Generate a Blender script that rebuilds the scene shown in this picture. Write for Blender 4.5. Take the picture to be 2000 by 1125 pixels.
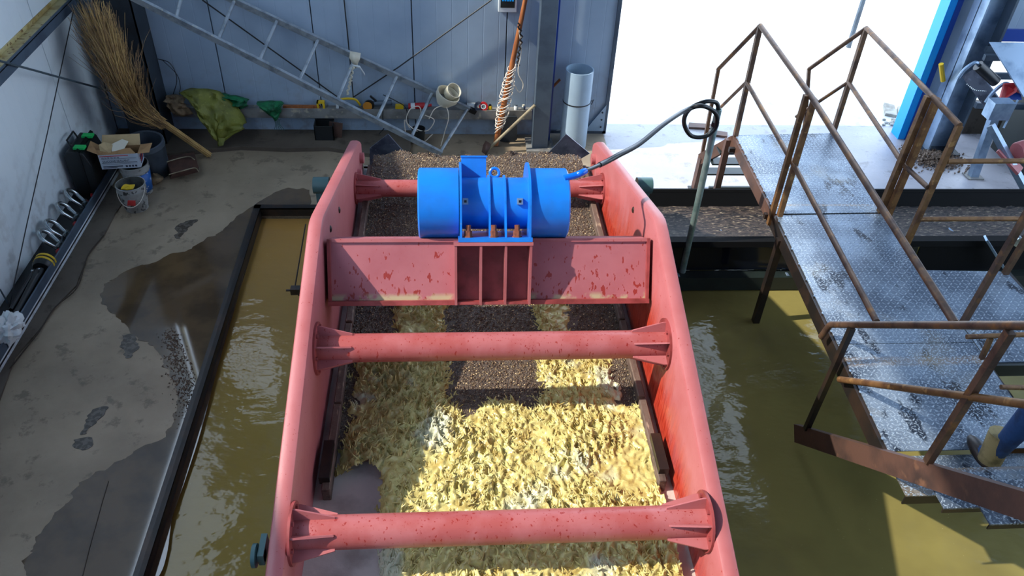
import bpy, bmesh, math, random
import numpy as np
from mathutils import Vector, Matrix, Euler, noise
random.seed(7)
for o in list(bpy.data.objects): bpy.data.objects.remove(o)
SC = bpy.context.scene; COL = SC.collection
# ------------------------------------------------------------------ camera
CF = 1583.393; CAMZ = 5.0
RM = Matrix(((0.9972082, -0.00770164, 0.07427314), (-0.06229002, -0.63433627, 0.7705436), (0.0411797, -0.77301887, -0.63304507)))
cam = bpy.data.cameras.new('camera'); co = bpy.data.objects.new('camera', cam); COL.objects.link(co)
cam.sensor_width = 36; cam.lens = CF/2000*36; cam.clip_end = 300
m4 = Matrix.Identity(4)
for i in range(3):
    m4[i][0] = RM[i][0]; m4[i][1] = -RM[i][1]; m4[i][2] = -RM[i][2]
m4[2][3] = CAMZ
co.matrix_world = m4; SC.camera = co
# ------------------------------------------------------------------ light
SUN_E = 6.4; SKY = 4.4; EXPO = 0.0
w = bpy.data.worlds.new('world'); SC.world = w; w.use_nodes = True
bg = w.node_tree.nodes['Background']; bg.inputs[1].default_value = SKY
bg.inputs[0].default_value = (0.62, 0.78, 1.0, 1)
sl = bpy.data.lights.new('sun', 'SUN'); so = bpy.data.objects.new('sun', sl); COL.objects.link(so)
sl.energy = SUN_E; sl.angle = math.radians(0.8); sl.color = (1.0, 0.94, 0.82)
so.rotation_euler = Vector((1.07, 0.12, -1.0)).to_track_quat('-Z', 'Y').to_euler()
SC.view_settings.view_transform = 'Standard'; SC.view_settings.look = 'None'
SC.view_settings.gamma = 1; SC.view_settings.use_curve_mapping = False
SC.view_settings.exposure = EXPO
SC.cycles.max_bounces = 8; SC.cycles.diffuse_bounces = 4
# ------------------------------------------------------------------ pixel ray -> point on a real plane
def at(px, py, x=None, y=None, z=None):
    d = RM @ Vector((px-1000, py-562.5, CF)); o = Vector((0, 0, CAMZ))
    if z is not None: t = (z-CAMZ)/d.z
    elif y is not None: t = y/d.y
    else: t = x/d.x
    return o + d*t
# ------------------------------------------------------------------ materials
def lin(c):
    return tuple(((v/255)/12.92 if v/255 <= .04045 else ((v/255+.055)/1.055)**2.4) for v in c) + (1,)
class NT:
    def __init__(s, name):
        s.m = bpy.data.materials.new(name); s.m.use_nodes = True; s.t = s.m.node_tree
        s.b = s.t.nodes['Principled BSDF']; s.tc = s.t.nodes.new('ShaderNodeTexCoord')
    def n(s, typ, **k):
        nd = s.t.nodes.new('ShaderNode'+typ)
        for a, v in k.items(): setattr(nd, a, v)
        return nd
    def l(s, a, b): s.t.links.new(a, b)
    def put(s, sock, v):
        if isinstance(v, (int, float, tuple)): sock.default_value = v
        else: s.l(v, sock)
    def math(s, op, a, b=None, c=None, clamp=False):
        nd = s.n('Math', operation=op); nd.use_clamp = clamp
        s.put(nd.inputs[0], a)
        if b is not None: s.put(nd.inputs[1], b)
        if c is not None: s.put(nd.inputs[2], c)
        return nd.outputs[0]
    def vec(s, scale=(1, 1, 1), coord='Object', rot=(0, 0, 0)):
        mp = s.n('Mapping'); s.l(s.tc.outputs[coord], mp.inputs[0]); mp.inputs['Scale'].default_value = scale; mp.inputs['Rotation'].default_value = rot
        return mp.outputs[0]
    def noise(s, scale, detail=4, vec=None, rough=.55):
        nd = s.n('TexNoise'); nd.inputs['Scale'].default_value = scale; nd.inputs['Detail'].default_value = detail; nd.inputs['Roughness'].default_value = rough
        s.l(vec if vec else s.tc.outputs['Object'], nd.inputs['Vector']); return nd.outputs[0]
    def voro(s, scale, vec=None, out='Distance'):
        nd = s.n('TexVoronoi'); nd.inputs['Scale'].default_value = scale
        s.l(vec if vec else s.tc.outputs['Object'], nd.inputs['Vector']); return nd.outputs[out]
    def ramp(s, f, lo, hi):
        nd = s.n('MapRange'); s.put(nd.inputs[0], f); nd.inputs[1].default_value = lo; nd.inputs[2].default_value = hi
        return nd.outputs[0]
    def mix(s, f, a, b):
        nd = s.n('Mix', data_type='RGBA'); s.put(nd.inputs[0], f); s.put(nd.inputs[6], a); s.put(nd.inputs[7], b); return nd.outputs[2]
    def bump(s, h, strength=.3, dist=.01):
        nd = s.n('Bump'); nd.inputs['Strength'].default_value = strength; nd.inputs['Distance'].default_value = dist
        s.l(h, nd.inputs['Height']); s.l(nd.outputs[0], s.b.inputs['Normal'])
    def col(s, v): s.put(s.b.inputs['Base Color'], v)
    def rough(s, v): s.put(s.b.inputs['Roughness'], v)
    def metal(s, v): s.b.inputs['Metallic'].default_value = v
def mat(name, c, rough=.5, metal=0., c2=None, sc=6, lo=.45, hi=.65, bump=0, bsc=40, c3=None, sc3=25, lo3=.6, hi3=.66, stretch=(1, 1, 1), ior=None):
    t = NT(name); v = lin(c)
    if c2: v = t.mix(t.ramp(t.noise(sc, 5, t.vec(stretch)), lo, hi), v, lin(c2))
    if c3: v = t.mix(t.ramp(t.noise(sc3, 3, t.vec(stretch)), lo3, hi3), v, lin(c3))
    t.col(v); t.rough(rough); t.metal(metal)
    if bump: t.bump(t.noise(bsc, 5), bump, .01)
    if ior: t.b.inputs['IOR'].default_value = ior
    return t.m
MT = {}
MT['pink'] = mat('red_paint', (172, 100, 102), .42, c2=(162, 86, 87), sc=3, lo=.4, hi=.7, c3=(140, 48, 42), sc3=60, lo3=.68, hi3=.70, bump=.08)
MT['pink_drip'] = mat('red_paint_streaked', (170, 96, 97), .36, c2=(160, 78, 76), sc=4, lo=.4, hi=.6, c3=(140, 40, 34), sc3=46, lo3=.635, hi3=.65, stretch=(1.4, 1.4, .4), bump=.1)
def mk_beam():
    t = NT('red_paint_spattered_beam')
    n = t.noise(30, 2, t.vec((1.2, .55, .55))); z = t.n('SeparateXYZ'); t.l(t.tc.outputs['Object'], z.inputs[0])
    th = t.ramp(z.outputs[2], 1.52, 1.72)
    spots = t.ramp(t.math('SUBTRACT', n, t.math('MULTIPLY', th, .11)), .545, .56)
    c = t.mix(spots, t.mix(t.ramp(t.noise(3), .4, .7), lin((172, 102, 108)), lin((162, 90, 96))), lin((146, 50, 44)))
    mud = t.math('MULTIPLY', t.ramp(z.outputs[2], 1.58, 1.555), t.ramp(t.noise(9), .4, .5))
    t.col(t.mix(mud, c, lin((176, 160, 128)))); t.rough(.4); t.bump(t.noise(30), .1)
    return t.m
MT['beam'] = mk_beam()
def mk_wetplate():
    t = NT('wet_red_side_plate'); z = t.n('SeparateXYZ'); t.l(t.tc.outputs['Object'], z.inputs[0])
    c = t.mix(t.ramp(t.noise(3, 4), .4, .7), lin((172, 100, 102)), lin((162, 86, 87)))
    top = t.math('SUBTRACT', 1.78, t.math('MULTIPLY', t.math('ABSOLUTE', t.math('SUBTRACT', z.outputs[1], 0.0)), .29))
    wet = t.ramp(t.math('ADD', t.math('SUBTRACT', top, z.outputs[2]), t.math('MULTIPLY', t.noise(9, 4, t.vec((1, 1, .25))), .5)), .2, .55)
    inner = t.ramp(z.outputs[0], 1.13, 1.08)
    f = t.math('MULTIPLY', wet, inner)
    c = t.mix(f, c, t.mix(t.ramp(t.noise(26, 4, t.vec((1, 2.2, .25))), .45, .6), lin((176, 62, 44)), lin((146, 42, 30))))
    t.col(t.mix(t.ramp(t.noise(50), .68, .7), c, lin((140, 44, 38)))); t.rough(t.math('SUBTRACT', .42, t.math('MULTIPLY', f, .22))); t.bump(t.noise(30), .1)
    return t.m
MT['plate_wet'] = mk_wetplate()
MT['pinkdark'] = mat('dull_red_paint', (150, 66, 66), .5, c2=(120, 48, 46), sc=8)
MT['blue'] = mat('blue_paint', (22, 118, 214), .3, c2=(30, 108, 196), sc=5, c3=(90, 140, 190), sc3=14, lo3=.7, hi3=.8)
MT['bluedk'] = mat('deep_blue_paint', (16, 62, 150), .4)
MT['bluelt'] = mat('bright_blue_trim', (0, 165, 250), .4)
MT['sleeve'] = mat('blue_sleeve', (10, 100, 215), .25)
MT['rustbolt'] = mat('rusty_bolt', (130, 72, 50), .8, .2, c2=(90, 50, 36), sc=40, bump=.4)
MT['rust'] = mat('rusty_steel_tube', (118, 92, 74), .45, .55, c2=(84, 66, 58), sc=7, c3=(148, 106, 66), sc3=11, lo3=.55, hi3=.7, bump=.15, stretch=(1, 1, 1))
MT['rustwarm'] = mat('brown_rusty_angle', (134, 98, 62), .5, .45, c2=(96, 66, 46), sc=9, c3=(170, 130, 80), sc3=16, lo3=.6, hi3=.7, bump=.2)
MT['darksteel'] = mat('dark_oily_steel', (38, 34, 32), .4, .3, c2=(58, 44, 36), sc=6)
MT['brownsteel'] = mat('brown_primer_steel', (92, 66, 56), .55, .1, c2=(62, 48, 44), sc=3, c3=(120, 86, 66), sc3=7, lo3=.6, hi3=.75, bump=.1)
MT['grey'] = mat('slate_grey_paint', (74, 88, 102), .45, c2=(60, 72, 86), sc=4)
MT['greydk'] = mat('dark_grey_column_paint', (40, 48, 56), .5, c2=(30, 36, 42), sc=4)
MT['steelblue'] = mat('galvanised_bluish_steel', (150, 172, 196), .32, .6, c2=(118, 140, 165), sc=5)
MT['steelplate'] = mat('worn_steel_plate', (96, 106, 124), .38, .6, c2=(66, 74, 90), sc=7, c3=(130, 140, 158), sc3=18, lo3=.6, hi3=.75)
MT['alu'] = mat('weathered_aluminium', (158, 168, 176), .35, .3, c2=(118, 130, 140), sc=9, c3=(190, 188, 170), sc3=20, lo3=.62, hi3=.75)
MT['ledge'] = mat('dusty_grey_channel', (142, 142, 140), .5, .3, c2=(112, 110, 108), sc=5, c3=(176, 168, 150), sc3=12, lo3=.6, hi3=.7)
MT['galv'] = mat('galvanised_pipe', (150, 172, 170), .35, .6, c2=(110, 140, 136), sc=9)
MT['black'] = mat('black_rubber', (14, 15, 18), .35)
MT['blackplastic'] = mat('black_plastic', (24, 28, 30), .42)
MT['belt'] = mat('black_conveyor_rubber', (7, 8, 10), .75, bump=.1, ior=1.3)
MT['darkgreen'] = mat('dark_green_steel', (30, 40, 38), .45, c2=(22, 28, 28), sc=4)
MT['gloss'] = mat('wet_glossy_black_sheet', (14, 18, 28), .07, bump=.25, bsc=3)
MT['white'] = mat('white_plastic', (206, 212, 214), .4)
MT['cable'] = mat('white_cable', (214, 204, 190), .5)
MT['cream'] = mat('cream_plastic', (206, 200, 180), .4)
MT['wood'] = mat('brown_wood_pole', (164, 98, 50), .6, c2=(128, 70, 36), sc=5, stretch=(6, 6, .6))
MT['palewood'] = mat('pale_dusty_wood', (150, 138, 112), .7, c2=(110, 96, 74), sc=8)
MT['straw'] = mat('straw_twigs', (200, 164, 104), .7, c2=(160, 124, 78), sc=5)
MT['straw2'] = mat('dark_straw_twigs', (150, 120, 82), .8, c2=(116, 90, 64), sc=5)
MT['olive'] = mat('olive_woven_sack', (116, 118, 44), .55, c2=(86, 90, 30), sc=5, c3=(140, 138, 70), sc3=30, lo3=.6, hi3=.75, bump=.5, bsc=60)
MT['brownsack'] = mat('brown_sack_cloth', (134, 112, 84), .8, c2=(84, 66, 48), sc=12, bump=.4)
MT['green'] = mat('green_net_cloth', (16, 110, 66), .6, c2=(8, 70, 44), sc=16, bump=.6)
MT['greenband'] = mat('bright_green_latch', (30, 200, 100), .5)
MT['cardboard'] = mat('brown_cardboard', (158, 122, 82), .8, c2=(126, 94, 62), sc=8)
MT['cardpale'] = mat('pale_cardboard', (190, 164, 120), .8, c2=(160, 134, 96), sc=6)
MT['boxwhite'] = mat('white_printed_card', (186, 196, 206), .6)
MT['ink'] = mat('dark_print_ink', (44, 52, 70), .6)
MT['redink'] = mat('red_print_ink', (190, 52, 50), .6)
MT['navy'] = mat('navy_print_ink', (30, 40, 92), .6)
MT['bucket'] = mat('paint_caked_bucket', (150, 150, 146), .55, c2=(116, 114, 108), sc=5, c3=(54, 54, 52), sc3=16, lo3=.58, hi3=.62, bump=.3)
MT['bucketin'] = mat('bucket_inside', (86, 88, 84), .6, c2=(52, 54, 52), sc=8)
MT['bucketblue'] = mat('blue_bucket_label', (24, 92, 168), .5, c2=(190, 200, 206), sc=16, lo=.6, hi=.64)
MT['binblack'] = mat('dark_grey_barrel_plastic', (66, 76, 86), .45, c2=(34, 40, 46), sc=4)
MT['rustdark'] = mat('dark_rust_sheet', (78, 50, 38), .8, c2=(56, 36, 28), sc=7, bump=.3)
MT['chrome'] = mat('polished_shackle_steel', (190, 196, 196), .25, .9, c2=(130, 134, 136), sc=8)
MT['red'] = mat('red_plastic', (176, 30, 34), .4)
MT['yellow'] = mat('yellow_plastic', (218, 180, 24), .4)
MT['orange'] = mat('orange_disc', (196, 128, 40), .5)
MT['greenlid'] = mat('dark_teal_paint', (64, 100, 96), .45, c2=(52, 84, 82), sc=4)
MT['teal'] = mat('teal_spring_seat', (64, 96, 98), .4)
MT['pvc'] = mat('grey_white_pvc', (150, 172, 190), .35, c2=(140, 160, 178), sc=3)
MT['bag'] = mat('thin_white_plastic_bag', (220, 226, 226), .3, bump=.8, bsc=16)
MT['cord'] = mat('black_cord', (20, 22, 26), .5)
MT['rod'] = mat('grey_brace_rod', (70, 84, 92), .5)
MT['jeans'] = mat('blue_denim', (24, 62, 108), .8, c2=(16, 46, 84), sc=14, bump=.4)
MT['mudcloth'] = mat('mud_stained_cloth', (150, 134, 92), .85, c2=(110, 98, 64), sc=12)
MT['skin'] = mat('skin', (176, 128, 100), .5)
MT['hair'] = mat('black_hair', (18, 14, 12), .6)
MT['stone'] = mat('broken_concrete', (176, 172, 162), .85, c2=(140, 136, 126), sc=8, bump=.5)
MT['girt'] = mat('yellowed_steel_channel', (196, 180, 128), .5, .1, c2=(160, 130, 70), sc=6, c3=(120, 86, 44), sc3=18, lo3=.62, hi3=.66)
MT['girtside'] = MT['grey']
MT['bar'] = mat('muddy_wood_strip', (104, 86, 76), .7, c2=(66, 52, 46), sc=7, c3=(150, 130, 112), sc3=16, lo3=.6, hi3=.7, bump=.4, stretch=(3, .6, 3))
MT['deck'] = mat('wet_grey_screen_plate', (196, 184, 176), .3, .0, c2=(160, 148, 140), sc=4, bump=.3, bsc=25)
MT['glass'] = mat('pale_window_glass', (240, 220, 170), .3)
def mk_wall(nm='blue_white_wall_panel', ca=(156, 174, 192), cb=(138, 157, 177)):
    t = NT(nm)
    c = t.mix(t.ramp(t.noise(1.2, 4), .4, .7), lin(ca), lin(cb))
    z = t.n('SeparateXYZ'); t.l(t.tc.outputs['Object'], z.inputs[0])
    dirt = t.math('MULTIPLY', t.ramp(t.noise(7, 6), .5, .68), t.ramp(z.outputs[2], 1.1, .0))
    t.col(t.mix(t.math('MULTIPLY', dirt, .5), c, lin((120, 108, 96)))); t.rough(.38)
    rib = t.math('ADD', z.outputs[0], z.outputs[1])
    sw = t.math('PINGPONG', rib, .09)
    t.bump(t.ramp(sw, 0, .008), .35, .004)
    return t.m
MT['wall'] = mk_wall(); MT['wall_lit'] = mk_wall('wall_panel_painted_lit', (224, 232, 234), (212, 222, 226))  # lit copy: light on the left wall is put into a paler panel colour
def mk_concrete(name, a, b, cdark, rough=.55):
    t = NT(name)
    c = t.mix(t.ramp(t.noise(1.3, 7, rough=.6), .38, .66), lin(a), lin(b))
    c = t.mix(t.math('MULTIPLY', t.ramp(t.noise(5, 6, rough=.65), .56, .64), .7), c, lin(cdark))
    t.col(c); t.rough(t.math('ADD', t.math('MULTIPLY', t.noise(3, 5), .45), rough-.25)); t.bump(t.noise(22, 8, rough=.7), .35, .01)
    return t.m
MT['concrete'] = mk_concrete('damp_grey_concrete', (156, 139, 116), (130, 115, 95), (98, 86, 70))
MT['berm'] = mk_concrete('rough_brown_mortar', (98, 88, 76), (78, 68, 58), (58, 50, 42), .75)
MT['concrete_doorlit'] = mk_concrete('damp_concrete_painted_door_light', (168, 166, 172), (150, 150, 158), (126, 122, 122), .35)  # doorway light on the damp floor is put into the pale concrete colour
MT['outside'] = mk_concrete('pale_sunlit_concrete', (226, 226, 222), (206, 208, 206), (180, 180, 176))
MT['puddle'] = mat('wet_dark_puddle', (92, 74, 52), .05, c2=(72, 58, 42), sc=3, ior=1.7)
MT['wetmark'] = mat('wet_concrete_mark', (74, 68, 60), .25, c2=(100, 94, 86), sc=24, lo=.48, hi=.55)
MT['crack'] = mat('crack_grime', (60, 50, 40), .8)
def mk_water():
    t = NT('muddy_water')
    c = t.mix(t.ramp(t.noise(.9, 4), .4, .65), lin((128, 118, 68)), lin((108, 99, 58)))
    sx = t.n('SeparateXYZ'); t.l(t.tc.outputs['Object'], sx.inputs[0])
    c = t.mix(t.math('MULTIPLY', t.ramp(sx.outputs[0], -.6, -1.4), .8), c, t.mix(t.ramp(sx.outputs[1], 4.5, 7.2), lin((140, 118, 58)), lin((156, 112, 56))))
    c = t.mix(t.math('MULTIPLY', t.ramp(t.voro(42), .09, .05), t.ramp(t.noise(4), .56, .62)), c, lin((190, 180, 130)))
    t.col(c); t.rough(.07); t.b.inputs['IOR'].default_value = 1.33
    h = t.math('ADD', t.noise(3.2, 2, t.vec((1, 1.6, 1))), t.math('MULTIPLY', t.noise(9, 2, t.vec((1, 1.8, 1))), .35))
    t.bump(h, .28, .03)
    return t.m
MT['water'] = mk_water()
def mk_checker():
    t = NT('wet_chequer_plate')
    s = t.n('SeparateXYZ'); t.l(t.vec((26, 26, 26), rot=(0, 0, .0)), s.inputs[0])
    u, v = s.outputs[0], s.outputs[1]
    par = t.math('MODULO', t.math('ABSOLUTE', t.math('ADD', t.math('FLOOR', u), t.math('FLOOR', v))), 2)
    fu = t.math('SUBTRACT', t.math('FRACT', u), .5); fv = t.math('SUBTRACT', t.math('FRACT', v), .5)
    sg = t.math('SUBTRACT', t.math('MULTIPLY', par, 2), 1)
    p = t.math('ADD', fu, t.math('MULTIPLY', fv, sg)); q = t.math('SUBTRACT', fu, t.math('MULTIPLY', fv, sg))
    d = t.math('ADD', t.math('POWER', t.math('DIVIDE', p, .62), 2), t.math('POWER', t.math('DIVIDE', q, .17), 2))
    h = t.ramp(d, 1.1, .5)
    wet = t.ramp(t.noise(2.2, 5), .42, .58)
    base = t.mix(wet, lin((122, 136, 152)), lin((84, 96, 112)))
    base = t.mix(t.ramp(t.noise(3.0, 5, t.vec((1.6, .7, 1))), .57, .62), base, lin((32, 40, 54)))
    sy = t.n('SeparateXYZ'); t.l(t.tc.outputs['Object'], sy.inputs[0])
    for yc, wd in ((-1.2, .06), (.83, .02)):
        band = t.math('MULTIPLY', t.ramp(t.math('ABSOLUTE', t.math('SUBTRACT', sy.outputs[1], yc)), wd, wd*.4), t.ramp(t.noise(6, 4), .3, .6))
        base = t.mix(t.math('MULTIPLY', band, .8), base, lin((150, 128, 104)))
    base = t.mix(t.math('MULTIPLY', t.ramp(t.noise(1.7, 3), .58, .72), .5), base, lin((160, 150, 128)))
    spk = t.math('MULTIPLY', t.ramp(t.noise(70, 2), .55, .62), t.ramp(t.noise(1.4, 3), .35, .6))
    base = t.mix(spk, base, lin((176, 190, 204)))
    t.col(t.mix(t.math('MULTIPLY', h, .5), base, lin((180, 194, 208))))
    t.metal(.35); t.rough(t.math('ADD', .22, t.math('MULTIPLY', t.noise(6), .3)))
    t.bump(t.math('ADD', h, t.math('MULTIPLY', t.noise(60, 2), .5)), .8, .006)
    return t.m
MT['checker'] = mk_checker()
def mk_foam():
    t = NT('cream_yellow_foam_slurry')
    c = t.mix(t.ramp(t.noise(14, 5), .35, .65), lin((212, 202, 134)), lin((178, 156, 90)))
    c = t.mix(t.ramp(t.noise(2.2, 3), .56, .66), c, lin((196, 196, 168)))
    t.col(c); t.rough(.22); t.b.inputs['Subsurface Weight'].default_value = 0
    t.bump(t.noise(70, 4), .35, .01)
    return t.m
MT['foam'] = mk_foam()
def mk_grit():
    t = NT('wet_dark_grit')
    c = t.mix(t.voro(150, out='Color'), lin((58, 46, 42)), lin((112, 94, 80)))
    c = t.mix(t.ramp(t.noise(130, 2), .62, .68), c, lin((190, 168, 128)))
    c = t.mix(t.ramp(t.noise(1.8, 3), .5, .65), c, lin((74, 60, 54)))
    t.col(c); t.rough(.35); t.bump(t.voro(150), .9, .01)
    return t.m
MT['grit'] = mk_grit()
MT['grain1'] = mat('brown_stone_grain', (120, 98, 78), .5, c2=(80, 62, 52), sc=90, lo=.4, hi=.6)
MT['grain2'] = mat('pale_stone_grain', (200, 176, 136), .5)
def mk_streak():
    t = NT('gravel_on_moving_belt')
    n = t.noise(26, 4, t.vec((.6, 3.2, 1), rot=(0, 0, .18)))
    c = t.mix(t.ramp(n, .42, .58), lin((24, 23, 28)), lin((74, 64, 60)))
    t.col(t.mix(t.ramp(t.noise(34, 3, t.vec((.5, 3, 1), rot=(0, 0, .18))), .6, .68), c, lin((176, 160, 136)))); t.rough(.6); t.bump(n, .5, .01)
    return t.m
MT['streak'] = mk_streak()
# ------------------------------------------------------------------ mesh helpers
OFF = {}
class MB:
    def __init__(s): s.b = bmesh.new()
    def verts_box(s, M):
        vs = [s.b.verts.new(M @ Vector((x, y, z))) for x in (-.5, .5) for y in (-.5, .5) for z in (-.5, .5)]
        for f in ((0, 1, 3, 2), (4, 6, 7, 5), (0, 4, 5, 1), (2, 3, 7, 6), (0, 2, 6, 4), (1, 5, 7, 3)): s.b.faces.new([vs[i] for i in f])
        return s
    def box(s, a, b):
        a = Vector(a); b = Vector(b); c = (a+b)/2; d = b-a
        return s.verts_box(Matrix.Translation(c) @ Matrix.Diagonal((d.x, d.y, d.z, 1)))
    def bar(s, p0, p1, wd, h, up=(0, 0, 1), ov=0):
        p0 = Vector(p0); p1 = Vector(p1); d = p1-p0; L = d.length; d.normalize(); u = Vector(up)
        if abs(d.dot(u)) > .99: u = Vector((0, 1, 0))
        r = d.cross(u).normalized(); u = r.cross(d)
        R = Matrix((r, d, u)).transposed().to_4x4()
        return s.verts_box(Matrix.Translation((p0+p1)/2) @ R @ Matrix.Diagonal((wd, L+ov, h, 1)))
    def tube(s, pts, r, seg=10, cap=True, rs=None):
        pts = [Vector(p) for p in pts]; rings = []; prev = None
        for i, p in enumerate(pts):
            d = (pts[min(i+1, len(pts)-1)]-pts[max(i-1, 0)])
            d = d.normalized() if d.length > 1e-9 else Vector((0, 0, 1))
            if prev is None: u = d.orthogonal().normalized()
            else:
                u = prev-d*prev.dot(d); u = u.normalized() if u.length > 1e-6 else d.orthogonal().normalized()
            prev = u; v = d.cross(u); rr = rs[i] if rs else r
            rings.append([s.b.verts.new(p+(u*math.cos(2*math.pi*k/seg)+v*math.sin(2*math.pi*k/seg))*rr) for k in range(seg)])
        for a, b in zip(rings, rings[1:]):
            for k in range(seg): s.b.faces.new((a[k], a[(k+1) % seg], b[(k+1) % seg], b[k]))
        if cap: s.b.faces.new(rings[0][::-1]); s.b.faces.new(rings[-1])
        return s
    def lathe(s, prof, origin=(0, 0, 0), axis=(0, 0, 1), seg=32, squash=None):
        ax = Vector(axis).normalized(); u = ax.orthogonal().normalized()
        if abs(ax.z) > .99: u = Vector((1, 0, 0))
        v = ax.cross(u); o = Vector(origin); rings = []
        for r, h in prof:
            if r < 1e-5: rings.append([s.b.verts.new(o+ax*h)])
            else: rings.append([s.b.verts.new(o+ax*h+(u*math.cos(2*math.pi*k/seg)+v*math.sin(2*math.pi*k/seg))*r) for k in range(seg)])
        for a, b in zip(rings, rings[1:]):
            if len(a) == 1 and len(b) == 1: continue
            for k in range(seg):
                k2 = (k+1) % seg
                if len(a) == 1: s.b.faces.new((a[0], b[k2], b[k]))
                elif len(b) == 1: s.b.faces.new((a[k], a[k2], b[0]))
                else: s.b.faces.new((a[k], a[k2], b[k2], b[k]))
        return s
    def prism(s, pts, ext):
        e = Vector(ext); a = [s.b.verts.new(Vector(p)) for p in pts]; b = [s.b.verts.new(Vector(p)+e) for p in pts]
        s.b.faces.new(a[::-1]); s.b.faces.new(b); n = len(a)
        for i in range(n): s.b.faces.new((a[i], a[(i+1) % n], b[(i+1) % n], b[i]))
        return s
    def sheet(s, grid):
        g = [[s.b.verts.new(Vector(p)) for p in row] for row in grid]
        for i in range(len(g)-1):
            for j in range(len(g[0])-1): s.b.faces.new((g[i][j], g[i][j+1], g[i+1][j+1], g[i+1][j]))
        return s
    def ell(s, c, r, seg=12, R=None):
        M = Matrix.Translation(Vector(c)) @ (R.to_4x4() if R else Matrix.Identity(4)) @ Matrix.Diagonal((r[0], r[1], r[2], 1))
        bmesh.ops.create_uvsphere(s.b, u_segments=seg, v_segments=max(6, seg//2), radius=1, matrix=M); return s
    def build(s, name, m, parent=None, smooth=False, bevel=0, bseg=1, solid=0):
        if bevel: bmesh.ops.bevel(s.b, geom=s.b.edges[:], offset=bevel, segments=bseg, affect='EDGES', profile=.6)
        bmesh.ops.recalc_face_normals(s.b, faces=s.b.faces[:])
        off = OFF.get(parent.name, Vector((0, 0, 0))) if parent else Vector((0, 0, 0))
        me = bpy.data.meshes.new(name)
        if parent: bmesh.ops.translate(s.b, verts=s.b.verts[:], vec=-off)
        s.b.to_mesh(me); s.b.free()
        me.materials.append(MT[m] if isinstance(m, str) else m)
        if smooth:
            for p in me.polygons: p.use_smooth = True
            try: me.set_sharp_from_angle(angle=math.radians(42))
            except Exception: pass
        o = bpy.data.objects.new(name, me); COL.objects.link(o)
        if parent: o.parent = parent
        OFF[o.name] = off
        if solid:
            md = o.modifiers.new('solid', 'SOLIDIFY'); md.thickness = solid
        return o
def tag(o, label=None, cat=None, group=None, kind=None):
    if label: o['label'] = label
    if cat: o['category'] = cat
    if group: o['group'] = group
    if kind: o['kind'] = kind
    return o
def thing(name, loc, label, cat, group=None, kind=None):
    o = bpy.data.objects.new(name, None); o.empty_display_size = .1; COL.objects.link(o); o.location = loc
    OFF[o.name] = Vector(loc); return tag(o, label, cat, group, kind)
def copy_tree(o, loc=None, parent=None, rot=None):
    c = o.copy(); COL.objects.link(c); c.parent = parent
    if loc is not None: c.location = loc
    if rot is not None: c.rotation_euler = rot
    for ch in [x for x in COL.objects if x.parent == o]: copy_tree(ch, parent=c)
    return c
def spline(pts, n=8):
    P = [Vector(p) for p in pts]; P = [P[0]*2-P[1]]+P+[P[-1]*2-P[-2]]; out = []
    for i in range(1, len(P)-2):
        for k in range(n):
            t = k/n; a, b, c, d = P[i-1], P[i], P[i+1], P[i+2]
            out.append(.5*((2*b)+(-a+c)*t+(2*a-5*b+4*c-d)*t*t+(-a+3*b-3*c+d)*t**3))
    out.append(P[-2]); return out
def R(a): return math.radians(a)
V = Vector
# ================================================================== STRUCTURE
WL = -4.05; SX = -3.745; WB = 9.15; PITY = 7.33
def struct(o): o['kind'] = 'structure'; return o
f = MB()
f.box((WL-.3, -2, -.5), (-2.03, WB+.3, 0)); f.box((-2.03, PITY, -.5), (1.95, WB+.3, 0)); f.box((7.6, -2, -.5), (12, PITY, 0))
f.box((-2.03, -2, -.6), (7.6, PITY, -.5))
struct(f.build('floor', 'concrete'))
struct(MB().box((1.95, PITY, -.5), (12, WB+.3, 0)).build('floor_doorway', 'concrete_doorlit'))
g = MB(); g.box((-30, WB+.3, -.5), (60, 60, -.002)); struct(g.build('ground', 'outside'))
# muddy water in the pit
n = MB(); NX, NY = 80, 80
n.sheet([[(-2.03+9.63*i/NX, -2+(PITY+2)*j/NY, -.035+.006*noise.noise((i*.35, j*.35, 0))) for j in range(NY+1)] for i in range(NX+1)])
tag(n.build('muddy_water', 'water', smooth=True), 'olive brown muddy water filling the pit around the red screen', 'water', kind='stuff')
# back wall with panels
ZT = 7.2
seams = [WL, -2.68, -1.56, -.43, .66, 1.22]
wx0, wx1, wz0, wz1 = -4.0, -2.7, 3.2, 4.9  # unseen window opening, added to give the puddle a bright reflection
b = MB(); b.box((wx1, WB+.06, -.1), (1.22, WB+.12, ZT)); b.box((WL-.1, WB+.06, -.1), (wx1, WB+.12, wz0)); b.box((WL-.1, WB+.06, wz1), (wx1, WB+.12, ZT)); b = struct(b.build('wall_back', 'grey'))
for x0, x1 in zip(seams, seams[1:]):
    for za, zb in (((0, wz0), (wz1, ZT)) if x0 == WL else ((0, ZT),)):
        MB().box((x0+.006, WB, za), (x1-.006, WB+.06, zb)).build('wall_panel', 'wall', b, bevel=.003)
wn = thing('reflection_window', (wx0, WB, wz0), 'unseen framed window opening added in the back wall for the puddle reflection', 'window', kind='structure')
mb = MB()
for x in (wx0, (wx0*2+wx1)/3, (wx0+wx1*2)/3, wx1): mb.box((x-.02, WB, wz0), (x+.02, WB+.08, wz1))
for z in (wz0, wz1): mb.box((wx0, WB, z-.02), (wx1, WB+.08, z+.02))
mb.build('reflection_window_frame', 'girt', wn)
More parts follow.
